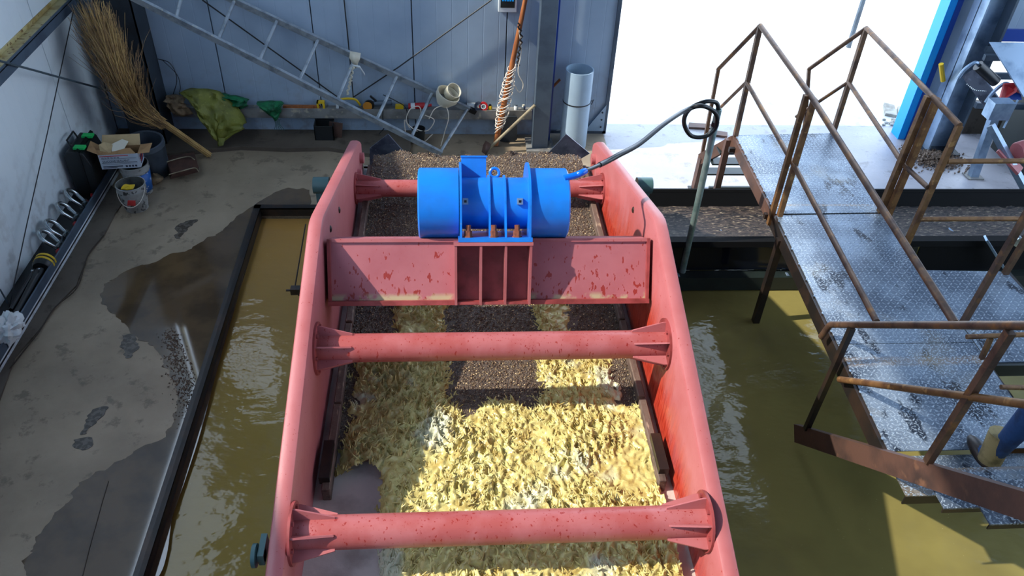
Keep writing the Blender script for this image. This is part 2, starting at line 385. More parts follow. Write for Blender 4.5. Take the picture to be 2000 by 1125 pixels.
# right of the doorway
b = struct(MB().box((6.28, WB+.2, 1.35), (12, WB+.26, ZT)).build('wall_back_right', 'grey'))
MB().box((6.28, WB+.14, 1.42), (12, WB+.2, ZT)).build('wall_panel', 'wall', b)
MB().box((6.28, WB+.1, 1.27), (12, WB+.2, 1.42)).build('bottom_trim', 'bluedk', b)
struct(MB().box((6.75, WB+.1, 0), (12, WB+.25, .42)).build('wall_low_right', 'berm'))
b = struct(MB().box((5.98, WB, 0), (6.28, WB+.1, ZT)).build('wall_jamb_right', 'wall'))
j = MB(); j.box((5.83, WB-.06, 0), (5.92, WB+.14, ZT)); j.build('blue_edge_trim', 'bluelt', b)
j = MB(); j.box((5.92, WB-.07, 0), (5.985, WB+.14, ZT)); j.build('blue_return_trim', 'bluedk', b)
# left wall
b = struct(MB().box((WL-.12, -2, -.1), (WL-.06, WB+.1, 4.45)).build('wall_left', 'grey'))
for y0, y1 in ((-2, 2.6), (2.6, 5.35), (5.35, 8.05), (8.05, WB)):
    MB().box((WL-.06, y0+.006, 0), (WL, y1-.006, 4.45)).build('wall_panel', 'wall_lit', b)
struct(MB().box((12, -2, 0), (12.1, WB, 1.2)).build('wall_right', 'wall'))
# roof, with an open strip along the left eave
struct(MB().box((WL-.1, -2.1, ZT+1.2), (12.2, WB+.6, ZT+1.3)).build('ceiling', 'grey'))
struct(MB().box((WL-.1, WB, ZT), (12.2, WB+.1, ZT+1.2)).build('wall_back_gable', 'wall'))
struct(MB().box((WL-.1, -2, ZT+.6), (WL-.02, WB, ZT+1.2)).build('wall_left_eave', 'wall'))
struct(MB().box((WL-.1, -2.1, -.5), (12.2, -2, ZT+1.2)).build('wall_front', 'wall'))
# concrete strip by left wall + berm by back wall
def strip(name, pts, top, m):
    mb = MB(); P = [V((p.x, p.y, 0)) for p in pts]; mb.prism(P, (0, 0, top)); return mb.build(name, m)
L1 = [at(-60, 800, z=0), at(0, 735, z=0)]
edge = [(-20, 840), (30, 700), (75, 650), (110, 600), (150, 560), (172, 500), (205, 460), (225, 420), (250, 385)]
pts = [at(*p, z=0) for p in edge]
poly = pts+[V((SX, 7.9, 0)), V((SX, pts[0].y, 0))]
o = strip('wall_base_strip', poly, .018, 'berm'); struct(o)
be = [(330, 300), (400, 292), (470, 286), (560, 290), (640, 288), (720, 300), (800, 305)]
pts = [at(*p, z=.05) for p in be]; poly = pts+[V((pts[-1].x, WB, 0)), V((WL+.02, WB, 0)), V((WL+.02, pts[0].y, 0))]
struct(strip('wall_base_mound', poly, .05, 'berm'))
# trough kerb
k = MB(); k.box((-2.055, .6, -.4), (-2.02, 7.36, .1)); k.box((-2.055, 7.33, -.4), (-.8, 7.365, .1)); k.box((-2.09, .6, .085), (-2.02, 7.4, .1)); k.box((-2.09, 7.33, .085), (-.8, 7.4, .1))
tag(k.build('trough_edge', 'darksteel'), 'dark steel edging plate around the left side of the muddy pit', 'edging', kind='structure')
k = MB(); k.box((2.0, PITY-.02, -.4), (7.6, PITY+.02, -.0)); struct(k.build('pit_far_edge', 'darksteel'))
# puddles
def flat(name, px, z, m, label, cat):
    P = spline([at(*p, z=z) for p in px]+[at(*px[0], z=z)], 14)[:-1]
    P = [V((p.x+(.05*noise.noise(p*4)+.035*noise.noise(p*13)+.02*noise.noise(p*35))*(p.x < -2.2), p.y+(.05*noise.noise(p*4+V((9, 0, 0)))+.03*noise.noise(p*13+V((9, 0, 0)))), z)) for p in P]
    mb = MB(); mb.prism([V((p.x, p.y, z)) for p in P][::-1], (0, 0, -.002)); return tag(mb.build(name, m), label, cat)
flat('puddle', [(604, 372), (560, 370), (520, 385), (470, 418), (400, 470), (330, 500), (250, 530), (208, 556), (200, 590), (250, 640), (300, 680), (335, 720), (345, 770), (330, 840), (270, 880), (180, 930), (120, 990), (70, 1060), (60, 1135), (292, 1135), (340, 1000), (390, 850), (430, 700), (470, 560), (495, 450), (506, 410), (600, 404)], .0035, 'puddle', 'dark wet puddle on the grey concrete along the trough', 'puddle')
for i, (pp, lb) in enumerate((([(245, 655), (262, 650), (270, 668), (262, 690), (248, 702), (242, 680)], 'long dark wet footprint left of the big puddle bulge'), ([(150, 858), (172, 852), (182, 866), (166, 880), (150, 876)], 'dark wet footprint in the lower left concrete'), ([(165, 815), (190, 798), (200, 806), (185, 830), (160, 845)], 'dark wet smear just above the lower left footprint'), ([(345, 445), (372, 428), (384, 434), (360, 455), (340, 468)], 'dark wet footprint between the front bucket and the trough corner'))):
    flat('wet_footprint', pp, .0035, 'wetmark', lb, 'footprint')
# crack lines
ck = MB(); cp = [(20, 720), (45, 690), (75, 648), (110, 600), (150, 562), (172, 500), (205, 460)]
cpp = [at(p[0]+random.uniform(-3, 3), p[1], z=.019) for p in cp]
ck.tube(spline(cpp, 5), .006, 4); ck.tube([at(160, 1130, z=.004), at(175, 1070, z=.004), at(200, 980, z=.004), at(212, 940, z=.004)], .004, 4)
tag(ck.build('floor_crack', 'crack'), 'thin dark crack running across the concrete beside the left wall', 'crack', kind='structure')
# grit spill by puddle
def grains(name, pts, m, parent=None, rmin=.004, rmax=.008):
    pts = np.array(pts); n = len(pts); base = np.array([(1, 0, 0), (-1, 0, 0), (0, 1, 0), (0, -1, 0), (0, 0, 1), (0, 0, -1)], float)
    rs = np.random.RandomState(3); r = rs.uniform(rmin, rmax, (n, 1, 1))*rs.uniform(.6, 1.3, (n, 1, 3))
    a = rs.uniform(0, 6.28, n); c, s_ = np.cos(a), np.sin(a)
    v = base[None]*r; x = v[..., 0]*c[:, None]-v[..., 1]*s_[:, None]; y = v[..., 0]*s_[:, None]+v[..., 1]*c[:, None]
    v = np.stack([x, y, v[..., 2]+.3*x], -1)+pts[:, None, :]
    if parent: v -= np.array(OFF[parent.name])
    F = np.array([(0, 2, 4), (2, 1, 4), (1, 3, 4), (3, 0, 4), (2, 0, 5), (1, 2, 5), (3, 1, 5), (0, 3, 5)])
    F = (F[None]+6*np.arange(n)[:, None, None]).reshape(-1, 3)
    me = bpy.data.meshes.new(name); me.from_pydata(v.reshape(-1, 3).tolist(), [], F.tolist()); me.materials.append(MT[m])
    o = bpy.data.objects.new(name, me); COL.objects.link(o)
    if parent: o.parent = parent
    return o
gp = []
for _ in range(900):
    t = random.random(); q = at(330+60*t+random.gauss(0, 9+10*t), 650+190*t+random.gauss(0, 6), z=.006)
    if q.x < -2.1: gp.append(tuple(q))
tag(grains('spilled_grit', gp, 'grain1', rmin=.004, rmax=.009), 'spilled brown grit scattered in the wet puddle', 'grit', kind='stuff')
# columns
def hcol(name, x0, x1, y0, y1, m, label, h=ZT):
    t = thing(name, ((x0+x1)/2, (y0+y1)/2, 0), label, 'column', kind='structure')
    tw = .018; mb = MB(); mb.box((x0, y0, 0), (x1, y0+tw, h)); mb.box((x0, y1-tw, 0), (x1, y1, h)); mb.box(((x0+x1)/2-.008, y0, 0), ((x0+x1)/2+.008, y1, h))
    mb.build('column_shaft', m, t)
    MB().box((x0-.06, y0-.06, 0), (x1+.06, y1+.03, .025)).build('base_plate', 'ledge', t)
    return t
t = thing('steel_column', (-3.58, 8.95, 0), 'dark grey steel column in the far left corner behind the broom', 'column', kind='structure')
mb = MB(); mb.box((-3.76, 8.78, 0), (-3.36, 8.8, ZT)); mb.box((-3.76, 9.1, 0), (-3.36, 9.13, ZT)); mb.box((-3.38, 8.78, 0), (-3.36, 9.13, ZT)); mb.build('column_shaft', 'greydk', t)
t = thing('steel_column', (1.1, 8.85, 0), 'slate grey box column beside the blue door edge and wooden pole', 'column', kind='structure')
MB().box((1.0, 8.76, 0), (1.19, 8.94, ZT)).build('column_shaft', 'grey', t, bevel=.004); MB().box((.93, 8.68, 0), (1.27, 9.02, .03)).build('base_plate', 'ledge', t)
MB().box((1.2, 8.95, 0), (1.235, 9.14, ZT)).build('blue_edge_trim', 'bluedk', t)
t = thing('steel_column', (6.3, 8.85, 0), 'tall light blue grey steel column right of the doorway', 'column', kind='structure')
mb = MB(); mb.box((6.05, 8.72, 0), (6.07, 9.0, ZT)); mb.box((6.05, 8.86, 0), (6.37, 8.875, ZT)); mb.build('column_shaft', 'steelblue', t); MB().box((6.35, 8.70, 0), (6.38, 9.02, ZT)).build('column_flange', 'grey', t)
MB().box((5.97, 8.64, 0), (6.45, 9.06, .03)).build('base_plate', 'greydk', t)
# sliding door leaf left of doorway
t = thing('door_1', (1.6, 9.2, 0), 'white sliding door leaf standing open left of the doorway', 'door', kind='structure')
MB().box((1.24, WB+.03, .04), (1.93, WB+.08, ZT)).build('door_panel', 'wall', t)
mb = MB(); mb.box((1.93, WB-.0, .02), (1.975, WB+.1, ZT)); mb.box((1.24, WB, .02), (1.975, WB+.1, .06)); mb.build('door_frame', 'grey', t)
mb = MB(); mb.prism([(1.7, WB-.006, .06), (1.94, WB-.006, .06), (1.94, WB-.006, .42)], (0, .008, 0)); mb.build('corner_gusset', 'pvc', t)
mb = MB()
for z in (.12, .22, .32): mb.ell((1.9, WB-.012, z), (.012, .008, .012), 8)
mb.build('bolts', 'greydk', t)
# ledge channel on back wall
t = struct(MB().box((-3.3, WB-.13, .365), (1.0, WB, .38)).build('trim_back_ledge', 'ledge'))
MB().box((-3.3, WB-.135, .29), (1.0, WB-.12, .40)).build('ledge_lip', 'ledge', t); MB().box((-3.3, WB-.13, .275), (1.0, WB, .29)).build('ledge_flange', 'ledge', t)
# left shelf channel
SX = -3.745
t = struct(MB().box((WL, 3.2, .05), (SX, 8.75, .065)).build('trim_left_shelf', 'black'))
MB().box((SX-.014, 3.2, .09), (SX+.002, 8.75, .175)).build('shelf_lip', 'grey', t)
MB().box((SX-.03, 3.2, 0), (SX-.004, 8.75, .09)).build('shelf_kerb', 'wall_lit', t)
# upper girt on left wall
gz = 1.8
t = struct(MB().box((WL, 2, gz-.01), (WL+.14, 8.75, gz)).build('trim_left_girt', 'girt'))
MB().box((WL+.13, 2, gz-.1), (WL+.14, 8.75, gz+.02)).build('girt_lip', 'grey', t); MB().box((WL, 2, gz), (WL+.01, 8.75, gz+.04)).build('girt_back', 'girt', t)
# brace rods
def rodobj(name, pts, r, m, label, cat): return tag(MB().tube(pts, r, 8).build(name, m, smooth=True), label, cat)
rodobj('brace_rod', [at(0, 119, x=WL+.17), at(120, 152, x=WL+.17), at(245, 186, x=WL+.15)], .011, 'rod', 'grey steel brace rod sloping across the left wall behind the broom', 'rod')
rodobj('wall_cable', [at(150, -10, x=WL+.1), at(120, 130, x=WL+.1), at(92, 262, x=WL+.1), at(52, 440, x=WL+.1), at(18, 600, x=WL+.08)], .005, 'cord', 'thin dark cable running steeply down the left wall', 'cable')
rodobj('wall_cable', [at(0, 565, x=WL+.05), at(20, 600, x=WL+.05)], .007, 'rod', 'short grey rod behind the white plastic bag', 'rod')
rodobj('brace_rod', [at(395, 0, y=WB-.05), at(660, 190, y=WB-.05)], .008, 'cord', 'thin dark brace cable sloping down behind the ladder', 'cable')
rodobj('brace_rod', [at(960, 0, y=WB-.05), at(780, 130, y=WB-.05), at(690, 190, y=WB-.05)], .008, 'cord', 'thin dark brace cable rising to the right toward the breaker box', 'cable')
rodobj('hanging_cord', spline([at(672, 0, y=WB-.03), at(681, 90, y=WB-.03), at(690, 190, y=WB-.06)], 5), .007, 'cord', 'black cord hanging down the wall behind the ladder tie', 'cord')
# ================================================================== VIBRATING SCREEN
XL, XR = -.82, 1.335      # inner faces
T = .095
vs = thing('vibrating_screen', (.26, 4.4, 0), 'big red painted vibrating dewatering screen with tall side plates in the middle', 'machine')
def ztop(y):
    if y > 4.38: return 2.0-.305*(y-4.38)
    return 2.0-.277*(4.38-y)
def side(x0, x1, s):
    ys = [1.4, 2.2, 3.0, 3.8, 4.3, 4.38, 4.46, 5.0, 5.8, 6.6, 6.68]
    mb = MB(); r = .028; rows = []
    for y in ys:
        z = ztop(y); zb = .55 if y < 6 else .62+.3*(y-6)
        if y == 4.38: z -= .01
        if y > 6.65: z -= .03
        prof = [(x0, zb), (x0, z-r), (x0+r*.3, z-r*.3), (x0+r, z), (x1-r, z), (x1-r*.3, z-r*.3), (x1, z-r), (x1, zb)]
        rows.append([(a, y, c) for a, c in prof])
    mb.sheet([row+[row[0]] for row in rows])
    mb.b.faces.new([mb.b.verts.new(V(p)) for p in rows[0]]); mb.b.faces.new([mb.b.verts.new(V(p)) for p in rows[-1]])
    bmesh.ops.remove_doubles(mb.b, verts=mb.b.verts[:], dist=1e-5)
    return mb.build('side_plate', 'plate_wet' if s > 0 else 'pink', vs, smooth=True)
spl = side(XL-T, XL, -1); spr = side(XR, XR+T, 1)
for (px, py, X, sp) in ((662, 410, XL, spl), (645, 447, XL, spl), (1237, 410, XR, spr)):
    p = at(px, py, x=X); MB().ell(p, (.012, .022, .026), 10).build('bolt_hole_plug', 'darksteel', sp)
def tubeobj(y, z, r, lbl=None):
    a, c = V((XL+.01, y, z)), V((XR-.01, y, z))
    ct = MB().tube([a, c], r, 36).build('cross_tube', 'pink_drip', vs, smooth=True)
    for sx, X in ((1, XL), (-1, XR)):
        R0 = r*1.85
        MB().lathe([(0, 0), (R0, 0), (R0, .014), (0, .014)], (X, y, z), (sx, 0, 0), 36).build('end_flange', 'pinkdark', ct, smooth=True)
        for k in range(6):
            an = 2*math.pi*k/6+.26; u = V((0, math.cos(an), math.sin(an))); nrm = u.cross(V((1, 0, 0)))*.005
            q = [V((X+sx*.013, y, z))+u*(r*.9), V((X+sx*.013, y, z))+u*(R0*.93), V((X+sx*.03, y, z))+u*(R0*.93), V((X+sx*.22, y, z))+u*(r*1.12), V((X+sx*.22, y, z))+u*(r*.9)]
            MB().prism([p-nrm for p in q], nrm*2).build('gusset', 'pink', ct)
            an2 = an+math.pi/6; u2 = V((0, math.cos(an2), math.sin(an2)))*(R0*.82)
            MB().lathe([(0, 0), (.013, 0), (.013, .012), (0, .012)], V((X+sx*.014, y, z))+u2, (sx, 0, 0), 6).build('bolt', 'pinkdark', ct)
    return ct
p2 = at(960, 676, z=1.55); p3 = at(970, 1030, z=1.36); p1 = at(960, 368, z=1.18)
tubeobj(p2.y, 1.55, .088); tubeobj(p3.y, 1.36, .088); tubeobj(p1.y, 1.18, .075)
# motor beam
A0 = V((0, 4.3, 1.875)); A1 = V((0, 4.09, 1.525)); xl, xr = XL+.02, XR-.02
dn = (A1-A0).normalized(); nf = V((0, dn.z, -dn.y)); nf = nf if nf.y < 0 else -nf   # towards camera
bm_ = MB(); dep = .3
q = [A0, A1, A1-nf*dep, A0-nf*dep]
bm_.prism([V((xl, p.y, p.z)) for p in q], (xr-xl, 0, 0)); mbm = bm_.build('motor_beam', 'beam', vs)
MB().bar(V((xl, 0, 0))+A1+nf*.012, V((xr, 0, 0))+A1+nf*.012, .03, .05, up=nf).build('bottom_lip', 'pinkdark', mbm)
MB().bar(V((xl, 0, 0))+A0-nf*.01, V((xr, 0, 0))+A0-nf*.01, .022, .05, up=nf).build('top_lip', 'pink', mbm)
for x in (xl+.012, xr-.012): MB().bar(V((x, 0, 0))+A0+nf*.012-dn*.01, V((x, 0, 0))+A1+nf*.012, .02, .035, up=nf).build('end_rib', 'pinkdark', mbm)
# motor frame: nf points to the viewer along the tilted base, e2 is its up
mc = at(962, 397, y=4.5); mx0 = at(818, 400, y=4.5).x; mx1 = at(1105, 400, y=4.5).x; MR = .232; e2 = -dn
fx0 = at(897, 400, y=4.5).x; fx1 = at(1030, 400, y=4.5).x
def mp(x, a, b): return V((x, mc.y, mc.z))+nf*a+e2*b
def mprism(x0, x1, ab): return MB().prism([mp(x0, a, b) for a, b in ab], (x1-x0, 0, 0))
a0 = (A0-V((0, mc.y, mc.z))).dot(nf); b0 = (A0-V((0, mc.y, mc.z))).dot(e2); L9 = (A1-A0).length
bx0, bx1 = at(890, 470, y=4.2).x, at(1036, 470, y=4.2).x; af = a0+.175; tb = -.236
mprism(bx0-.014, bx1+.014, [(a0-.3, tb-.022), (af, tb-.022), (af, tb), (a0-.3, tb)]).build('bracket_top', 'pink', mbm)
for i in range(4):
    x = bx0+i*(bx1-bx0)/3
    mprism(x-.008, x+.008, [(a0-.01, tb-.022), (af-.004, tb-.022), (a0+.075, b0-L9-.01), (a0-.01, b0-L9-.01)]).build('bracket_rib', 'pink', mbm)
mprism(bx0, bx1, [(a0, b0-L9-.008), (a0+.07, b0-L9-.008), (a0+.07, b0-L9+.01), (a0, b0-L9+.01)]).build('bracket_sill', 'pinkdark', mbm)
mprism(bx0+.008, bx1-.008, [(a0, tb-.03), (a0+.004, tb-.03), (a0+.004, b0-L9), (a0, b0-L9)]).build('bracket_back', 'pinkdark', mbm)
mo = MB().tube([(fx0, mc.y, mc.z), (fx1, mc.y, mc.z)], .17, 36).build('vibrator_motor', 'blue', vs, smooth=True)
for a, c, sd in ((mx0, fx0-.005, 1), (mx1, fx1+.005, -1)):
    s_ = 1 if c > a else -1; l = abs(c-a)
    MB().lathe([(0, .012), (MR-.03, .012), (MR-.012, 0), (MR, .01), (MR, l), (MR-.05, l+.004), (0, l+.004)], (a, mc.y, mc.z), (s_, 0, 0), 48).build('end_cover', 'blue', mo, smooth=True)
arc = lambda r: [(r*math.cos(math.pi*k/24), r*math.sin(math.pi*k/24)) for k in range(25)]
for x in (fx0, fx1-.012):
    mprism(x, x+.014, arc(MR+.038)+[(-MR-.02, tb+.01), (MR+.02, tb+.01)]).build('housing_flange', 'blue', mo)
for px in (952, 982):
    x = at(px, 400, y=4.5).x; mprism(x, x+.012, arc(.186)+[(-.2, tb+.02), (.24, tb+.02)]).build('housing_rib', 'blue', mo)
mprism(fx0-.01, fx1+.01, [(-.28, tb+.002), (af-.002, tb+.002), (af-.002, tb+.03), (-.28, tb+.03)]).build('foot_plate', 'blue', mo)
for px in (914, 963, 1008):
    x = at(px, 445, y=mc.y-.2).x
    MB().lathe([(0, 0), (.032, 0), (.032, .006), (.025, .006), (.025, .042), (.017, .042), (.017, .078), (0, .078)], mp(x, af-.04, tb+.03), e2, 6).build('foot_bolt', 'rustbolt', mo)
mprism(fx0+.016, fx0+.18, [(-.05, .14), (-.2, .14), (-.2, .30), (-.05, .30)]).build('terminal_box', 'blue', mo)
mprism(fx0+.012, fx0+.188, [(-.045, .30), (-.205, .30), (-.205, .312), (-.045, .312)]).build('terminal_lid', 'blue', mo)
e = mp(fx0+.235, -.04, .2); lp = [e+V((.03*math.cos(a_), 0, 0))+e2*(.03*math.sin(a_)) for a_ in [2*math.pi*k/20 for k in range(21)]]
MB().tube(lp, .01, 8).build('lifting_eye', 'blue', mo, smooth=True)
for px in (909, 1016):
    x = at(px, 388, y=mc.y-.15).x
    mprism(x-.018, x+.018, [(.16, .0), (.19, .0), (.19, .04), (.16, .04)]).build('nut_block', 'steelblue', mo)
    mprism(x-.008, x+.008, [(.188, .012), (.192, .012), (.192, .028), (.188, .028)]).build('nut_hole', 'black', mo)
pe = at(1102, 348, y=4.45)
# deck, strips
DZ = 1.0
MB().box((XL, 1.4, .93), (XR, 6.75, .97)).build('screen_deck', 'deck', vs)
for X0, X1 in ((XL+.055, XL+.105), (XR-.105, XR-.055)):
    for y0, y1 in ((2.95, 3.62), (3.64, 4.4), (4.42, 5.2), (5.22, 6.6)):
        MB().box((X0, y0, .95), (X1, y1, 1.075)).build('deck_side_bar', 'bar', vs, bevel=.006)
for X0, X1 in ((XL+.04, XL+.1), (XR-.1, XR-.04)):
    MB().box((X0, 3.0, 1.06), (X1, 3.28, 1.12)).build('clamp_block', 'darksteel', vs)
for X, sx in ((XL, 1), (XR, -1)):
    for y, z in ((6.25, 1.18), (6.05, 1.1), (6.5, 1.2)):
        MB().lathe([(0, 0), (.05, 0), (.05, .035), (.02, .04), (0, .04)], (X, y, z), (sx, 0, 0), 16).build('rubber_pad', 'pink', vs, smooth=True)
for (px, sx, yy) in ((628, -1, 6.25), (1258, 1, 6.25)):
    c = at(px, 362, y=yy)
    sm = MB().tube([c+V((-.07*(1), 0, 0)), c+V((.07, 0, 0))], .075, 20).build('spring_mount', 'teal', vs, smooth=True)
    MB().box((c.x-.05, c.y-.05, .1), (c.x+.05, c.y+.05, c.z)).build('mount_post', 'teal', sm)
c = at(506, 1085, y=2.35)
sm = MB().lathe([(0, 0), (.06, 0), (.06, .02), (.03, .025), (.03, .06), (0, .06)], c+V((-.03, 0, 0)), (1, 0, 0), 20).build('spring_mount', 'teal', vs, smooth=True)
MB().box((c.x, c.y-.03, c.z-.04), (c.x+.03, c.y+.1, c.z+.04)).build('mount_post', 'teal', sm)
# chute wing plates at the discharge end
for pts, nm in (([(758, 262), (722, 290), (722, 330), (800, 310)], 'a'), ([(1106, 262), (1070, 300), (1100, 330), (1152, 300)], 'b')):
    P = [at(*p, y=6.95) for p in pts]; MB().prism(P, (0, .012, 0)).build('chute_wing', 'steelplate', vs)
MB().box((XL, 6.7, .5), (XR, 6.74, .97)).build('discharge_lip', 'pinkdark', vs)
for x in (XL-.05, XR+.05):
    for y in (2.4, 6.2): MB().box((x-.06, y-.08, -.45), (x+.06, y+.08, .6)).build('support_leg', 'darksteel', vs)
# ---- grit bed
def fbm(x, y, s, o=3):
    v = 0; a = 1
    for k in range(o): v += a*noise.noise((x*s, y*s, k*7.3)); s *= 2; a *= .5
    return v
def foamness(x, y):
    n_ = .10*fbm(x, y, 5); n2 = .06*fbm(x+9, y, 12)
    d = -1
    xx = x+n2; yy = y+n_
    if yy < 3.68:
        lim = -.44 if yy < 3.12 else -.70
        lim += max(0, (2.72-yy))*.25
        d = min(3.68-yy, xx-lim)
    if 3.5 < yy < 4.15: d = max(d, min(xx+.68, .02-xx), min(xx-.57, 1.15-xx))
    if 4.1 < yy < 4.85: d = max(d, min(xx+.46, -.02-xx), min(xx-.6, .92-xx))
    return d
def bedz(x, y):
    z = 1.005+.006*fbm(x, y, 3)
    if y > 5.9:
        k = min(1, (y-5.9)/.7); z += .10*k*(1+.5*fbm(x+3, y, 2.3))
    if y > 6.72+.06*fbm(x, 0, 3): z -= (y-6.72)*1.3
    return z
NX, NY = 130, 300; X0, X1, Y0, Y1 = XL+.1, XR-.1, 3.3, 6.95
mb = MB(); mb.sheet([[(X0+(X1-X0)*i/NX, Y0+(Y1-Y0)*j/NY, bedz(X0+(X1-X0)*i/NX, Y0+(Y1-Y0)*j/NY)+.006*noise.noise((i*.9, j*.9, 0))) for j in range(NY+1)] for i in range(NX+1)])
tag(mb.build('grit_bed', 'grit', smooth=True), 'dark brown wet grit layer moving over the screen deck', 'grit', kind='stuff')
gp = []; gq = []
for _ in range(26000):
    x = random.uniform(X0, X1); y = random.uniform(3.6, 6.9)
    if y < 5.0 and foamness(x, y) > 0: continue
    (gp if random.random() < .8 else gq).append((x, y, bedz(x, y)+.003))
tag(grains('grit_grains', gp, 'grain1', rmin=.004, rmax=.009), 'loose brown grains lying on the grit of the screen deck', 'grit', kind='stuff')
tag(grains('grit_grains', gq, 'grain2', rmin=.003, rmax=.007), 'loose pale grains sprinkled over the dark grit of the screen deck', 'grit', kind='stuff')
# ---- foam
def foamz(x, y, d):
    k = min(1, d/.08)
    wx = .03*noise.noise((x*9, y*9, 5)); wy = .03*noise.noise((x*9, y*9, 9))
    h = 1-abs(noise.noise(((x+wx)*17, (y+wy)*15, 1)))*2.2
    h2 = 1-abs(noise.noise(((x+wx)*34, (y+wy)*30, 3)))*2.2
    am = .45+1.1*max(0, min(1, .5+1.2*noise.noise((x*3.1, y*3.1, 40))))
    return 1.0+k*(.012+am*.034*max(0, h)**2+am*.014*max(0, h2)**2+.012*fbm(x, y, 3))-(1-k)*.02
st = .0095; NX = int((XR-XL-.16)/st); NY = int((4.9-1.4)/st); vt = {}; vl = []; fl = []
for i in range(NX):
    for jn in range(NY):
        x = XL+.08+i*st; y = 1.4+jn*st; d = foamness(x, y)
        if d > -.004:
            vt[(i, jn)] = len(vl)
            vl.append((x+.010*noise.noise((x*25, y*25, 20)), y+.010*noise.noise((x*25, y*25, 30)), foamz(x, y, max(d, 0))))
for (i, jn), a in vt.items():
    b_, c, d = vt.get((i+1, jn)), vt.get((i+1, jn+1)), vt.get((i, jn+1))
    if b_ is not None and c is not None and d is not None: fl.append((a, b_, c, d))
me = bpy.data.meshes.new('foaming_slurry'); me.from_pydata(vl, [], fl); me.materials.append(MT['foam'])
for p in me.polygons: p.use_smooth = True
o = bpy.data.objects.new('foaming_slurry', me); COL.objects.link(o)
tag(o, 'frothy yellow slurry boiling over the near half of the screen deck', 'slurry', kind='stuff')
# splashing tendrils
vl = []; fl = []; cnt = 0
while cnt < 9000:
    x = random.uniform(XL+.1, XR-.1); y = random.uniform(2.0, 4.85); d = foamness(x, y)
    if d < .0 or (d > .25 and random.random() < .35) or noise.noise((x*3.1, y*3.1, 40)) < random.uniform(-.6, .05): continue
    cnt += 1; z = foamz(x, y, d)-.008
    an = random.gauss(1.2 if x < .2 else 2.2, .9); L = random.uniform(.02, .05); r = random.uniform(.004, .0085)
    dr = V((math.cos(an), math.sin(an), random.uniform(.3, 1.3))).normalized(); bend = V((random.gauss(0, .5), random.gauss(0, .5), -.5))
    p = V((x, y, z)); pts = []
    for k in range(4): pts.append((p.copy(), r*(1, .85, .8, .25)[k])); p += dr*(L/3); dr = (dr+bend*.35).normalized()
    base = len(vl); u = V((-math.sin(an), math.cos(an), 0)); w_ = V((0, 0, 1))
    for p, rr in pts:
        for kk in range(4):
            aa = kk*math.pi/2; vl.append(p+(u*math.cos(aa)+w_*math.sin(aa))*rr)
    for k in range(3):
        for kk in range(4):
            a = base+k*4; fl.append((a+kk, a+(kk+1) % 4, a+4+(kk+1) % 4, a+4+kk))
me = bpy.data.meshes.new('slurry_splashes'); me.from_pydata([tuple(v) for v in vl], [], fl); me.materials.append(MT['foam'])
for p in me.polygons: p.use_smooth = True
o = bpy.data.objects.new('slurry_splashes', me); COL.objects.link(o)
tag(o, 'little curling splashes thrown up from the yellow slurry', 'slurry', kind='stuff')
# ================================================================== BELT CONVEYOR
cv = thing('belt_conveyor', (4.5, 6.6, 0), 'long black belt conveyor crossing behind the screen and under the walkway', 'conveyor')
cx0, cx1 = 1.2, 9.5
prof = [(6.97, .56), (6.93, .42), (6.82, .38), (6.6, .35), (6.4, .38), (6.22, .48), (6.17, .5)]
MB().sheet([[(x, y, z-.01) for y, z in prof] for x in (cx0, cx1)]).build('belt', 'belt', cv, solid=.01)
MB().prism([(cx0, 6.99, .57), (cx0, 6.97, .57), (cx0, 6.9, .40), (cx0, 6.92, .40)], (cx1-cx0, 0, 0)).build('skirt_board', 'belt', cv)
MB().prism([(cx0, 6.22, .49), (cx0, 6.24, .5), (cx0, 6.15, .5), (cx0, 6.14, .44)], (cx1-cx0, 0, 0)).build('belt_edge_strip', 'belt', cv)
MB().prism([(cx0, 6.19, .46), (cx0, 6.18, .46), (cx0, 6.15, .16), (cx0, 6.16, .16)], (3.4, 0, 0)).build('side_sheet', 'gloss', cv)
MB().prism([(4.62, 6.19, .46), (4.62, 6.18, .46), (4.62, 6.15, .1), (4.62, 6.16, .1)], (cx1-4.62, 0, 0)).build('side_sheet', 'belt', cv)
mb = MB(); mb.box((cx0, 6.06, .125), (cx1, 6.17, .135)); mb.box((cx0, 6.05, -.02), (cx1, 6.06, .135)); mb.build('frame_channel', 'darkgreen', cv)
MB().box((cx0, 6.95, .1), (cx1, 6.99, .4)).build('far_frame', 'darkgreen', cv)
for x in (2.2, 3.3, 4.6, 5.6, 6.8):
    MB().bar((x, 6.1, .13), (x+.35, 6.12, .0), .05, .03).build('diagonal_stay', 'steelblue', cv)
    MB().box((x, 6.1, -.45), (x+.08, 6.2, .13)).build('support_leg', 'darkgreen', cv); MB().box((x, 6.9, -.45), (x+.08, 6.98, .13)).build('support_leg', 'darkgreen', cv)
    MB().tube([(x+.5, 6.25, .38), (x+.5, 6.9, .3)], .045, 12).build('idler_roller', 'steelblue', cv, smooth=True)
a = at(1925, 465, y=6.1); c = at(1965, 530, y=6.02)
MB().bar(a, c, .09, .02).build('angle_stay', 'steelblue', cv)
MB().lathe([(0, 0), (.05, 0), (.05, .05), (0, .05)], at(1985, 468, y=6.0), (0, -1, 0), 16).build('roller_cap', 'chrome', cv, smooth=True)
mb = MB(); rows = []
for i in range(201):
    x = cx0+(cx1-cx0)*i/200
    rows.append([(x, y, z+.008+.012*noise.noise((x*12, y*30, 0))) for y, z in ((6.9, .40), (6.82, .395), (6.7, .385), (6.6, .38), (6.5, .385), (6.4, .40), (6.3, .44), (6.24, .475))])
mb.sheet(rows); tag(mb.build('belt_gravel', 'streak', smooth=True), 'layer of brown gravel travelling on the black conveyor belt', 'gravel', kind='stuff')
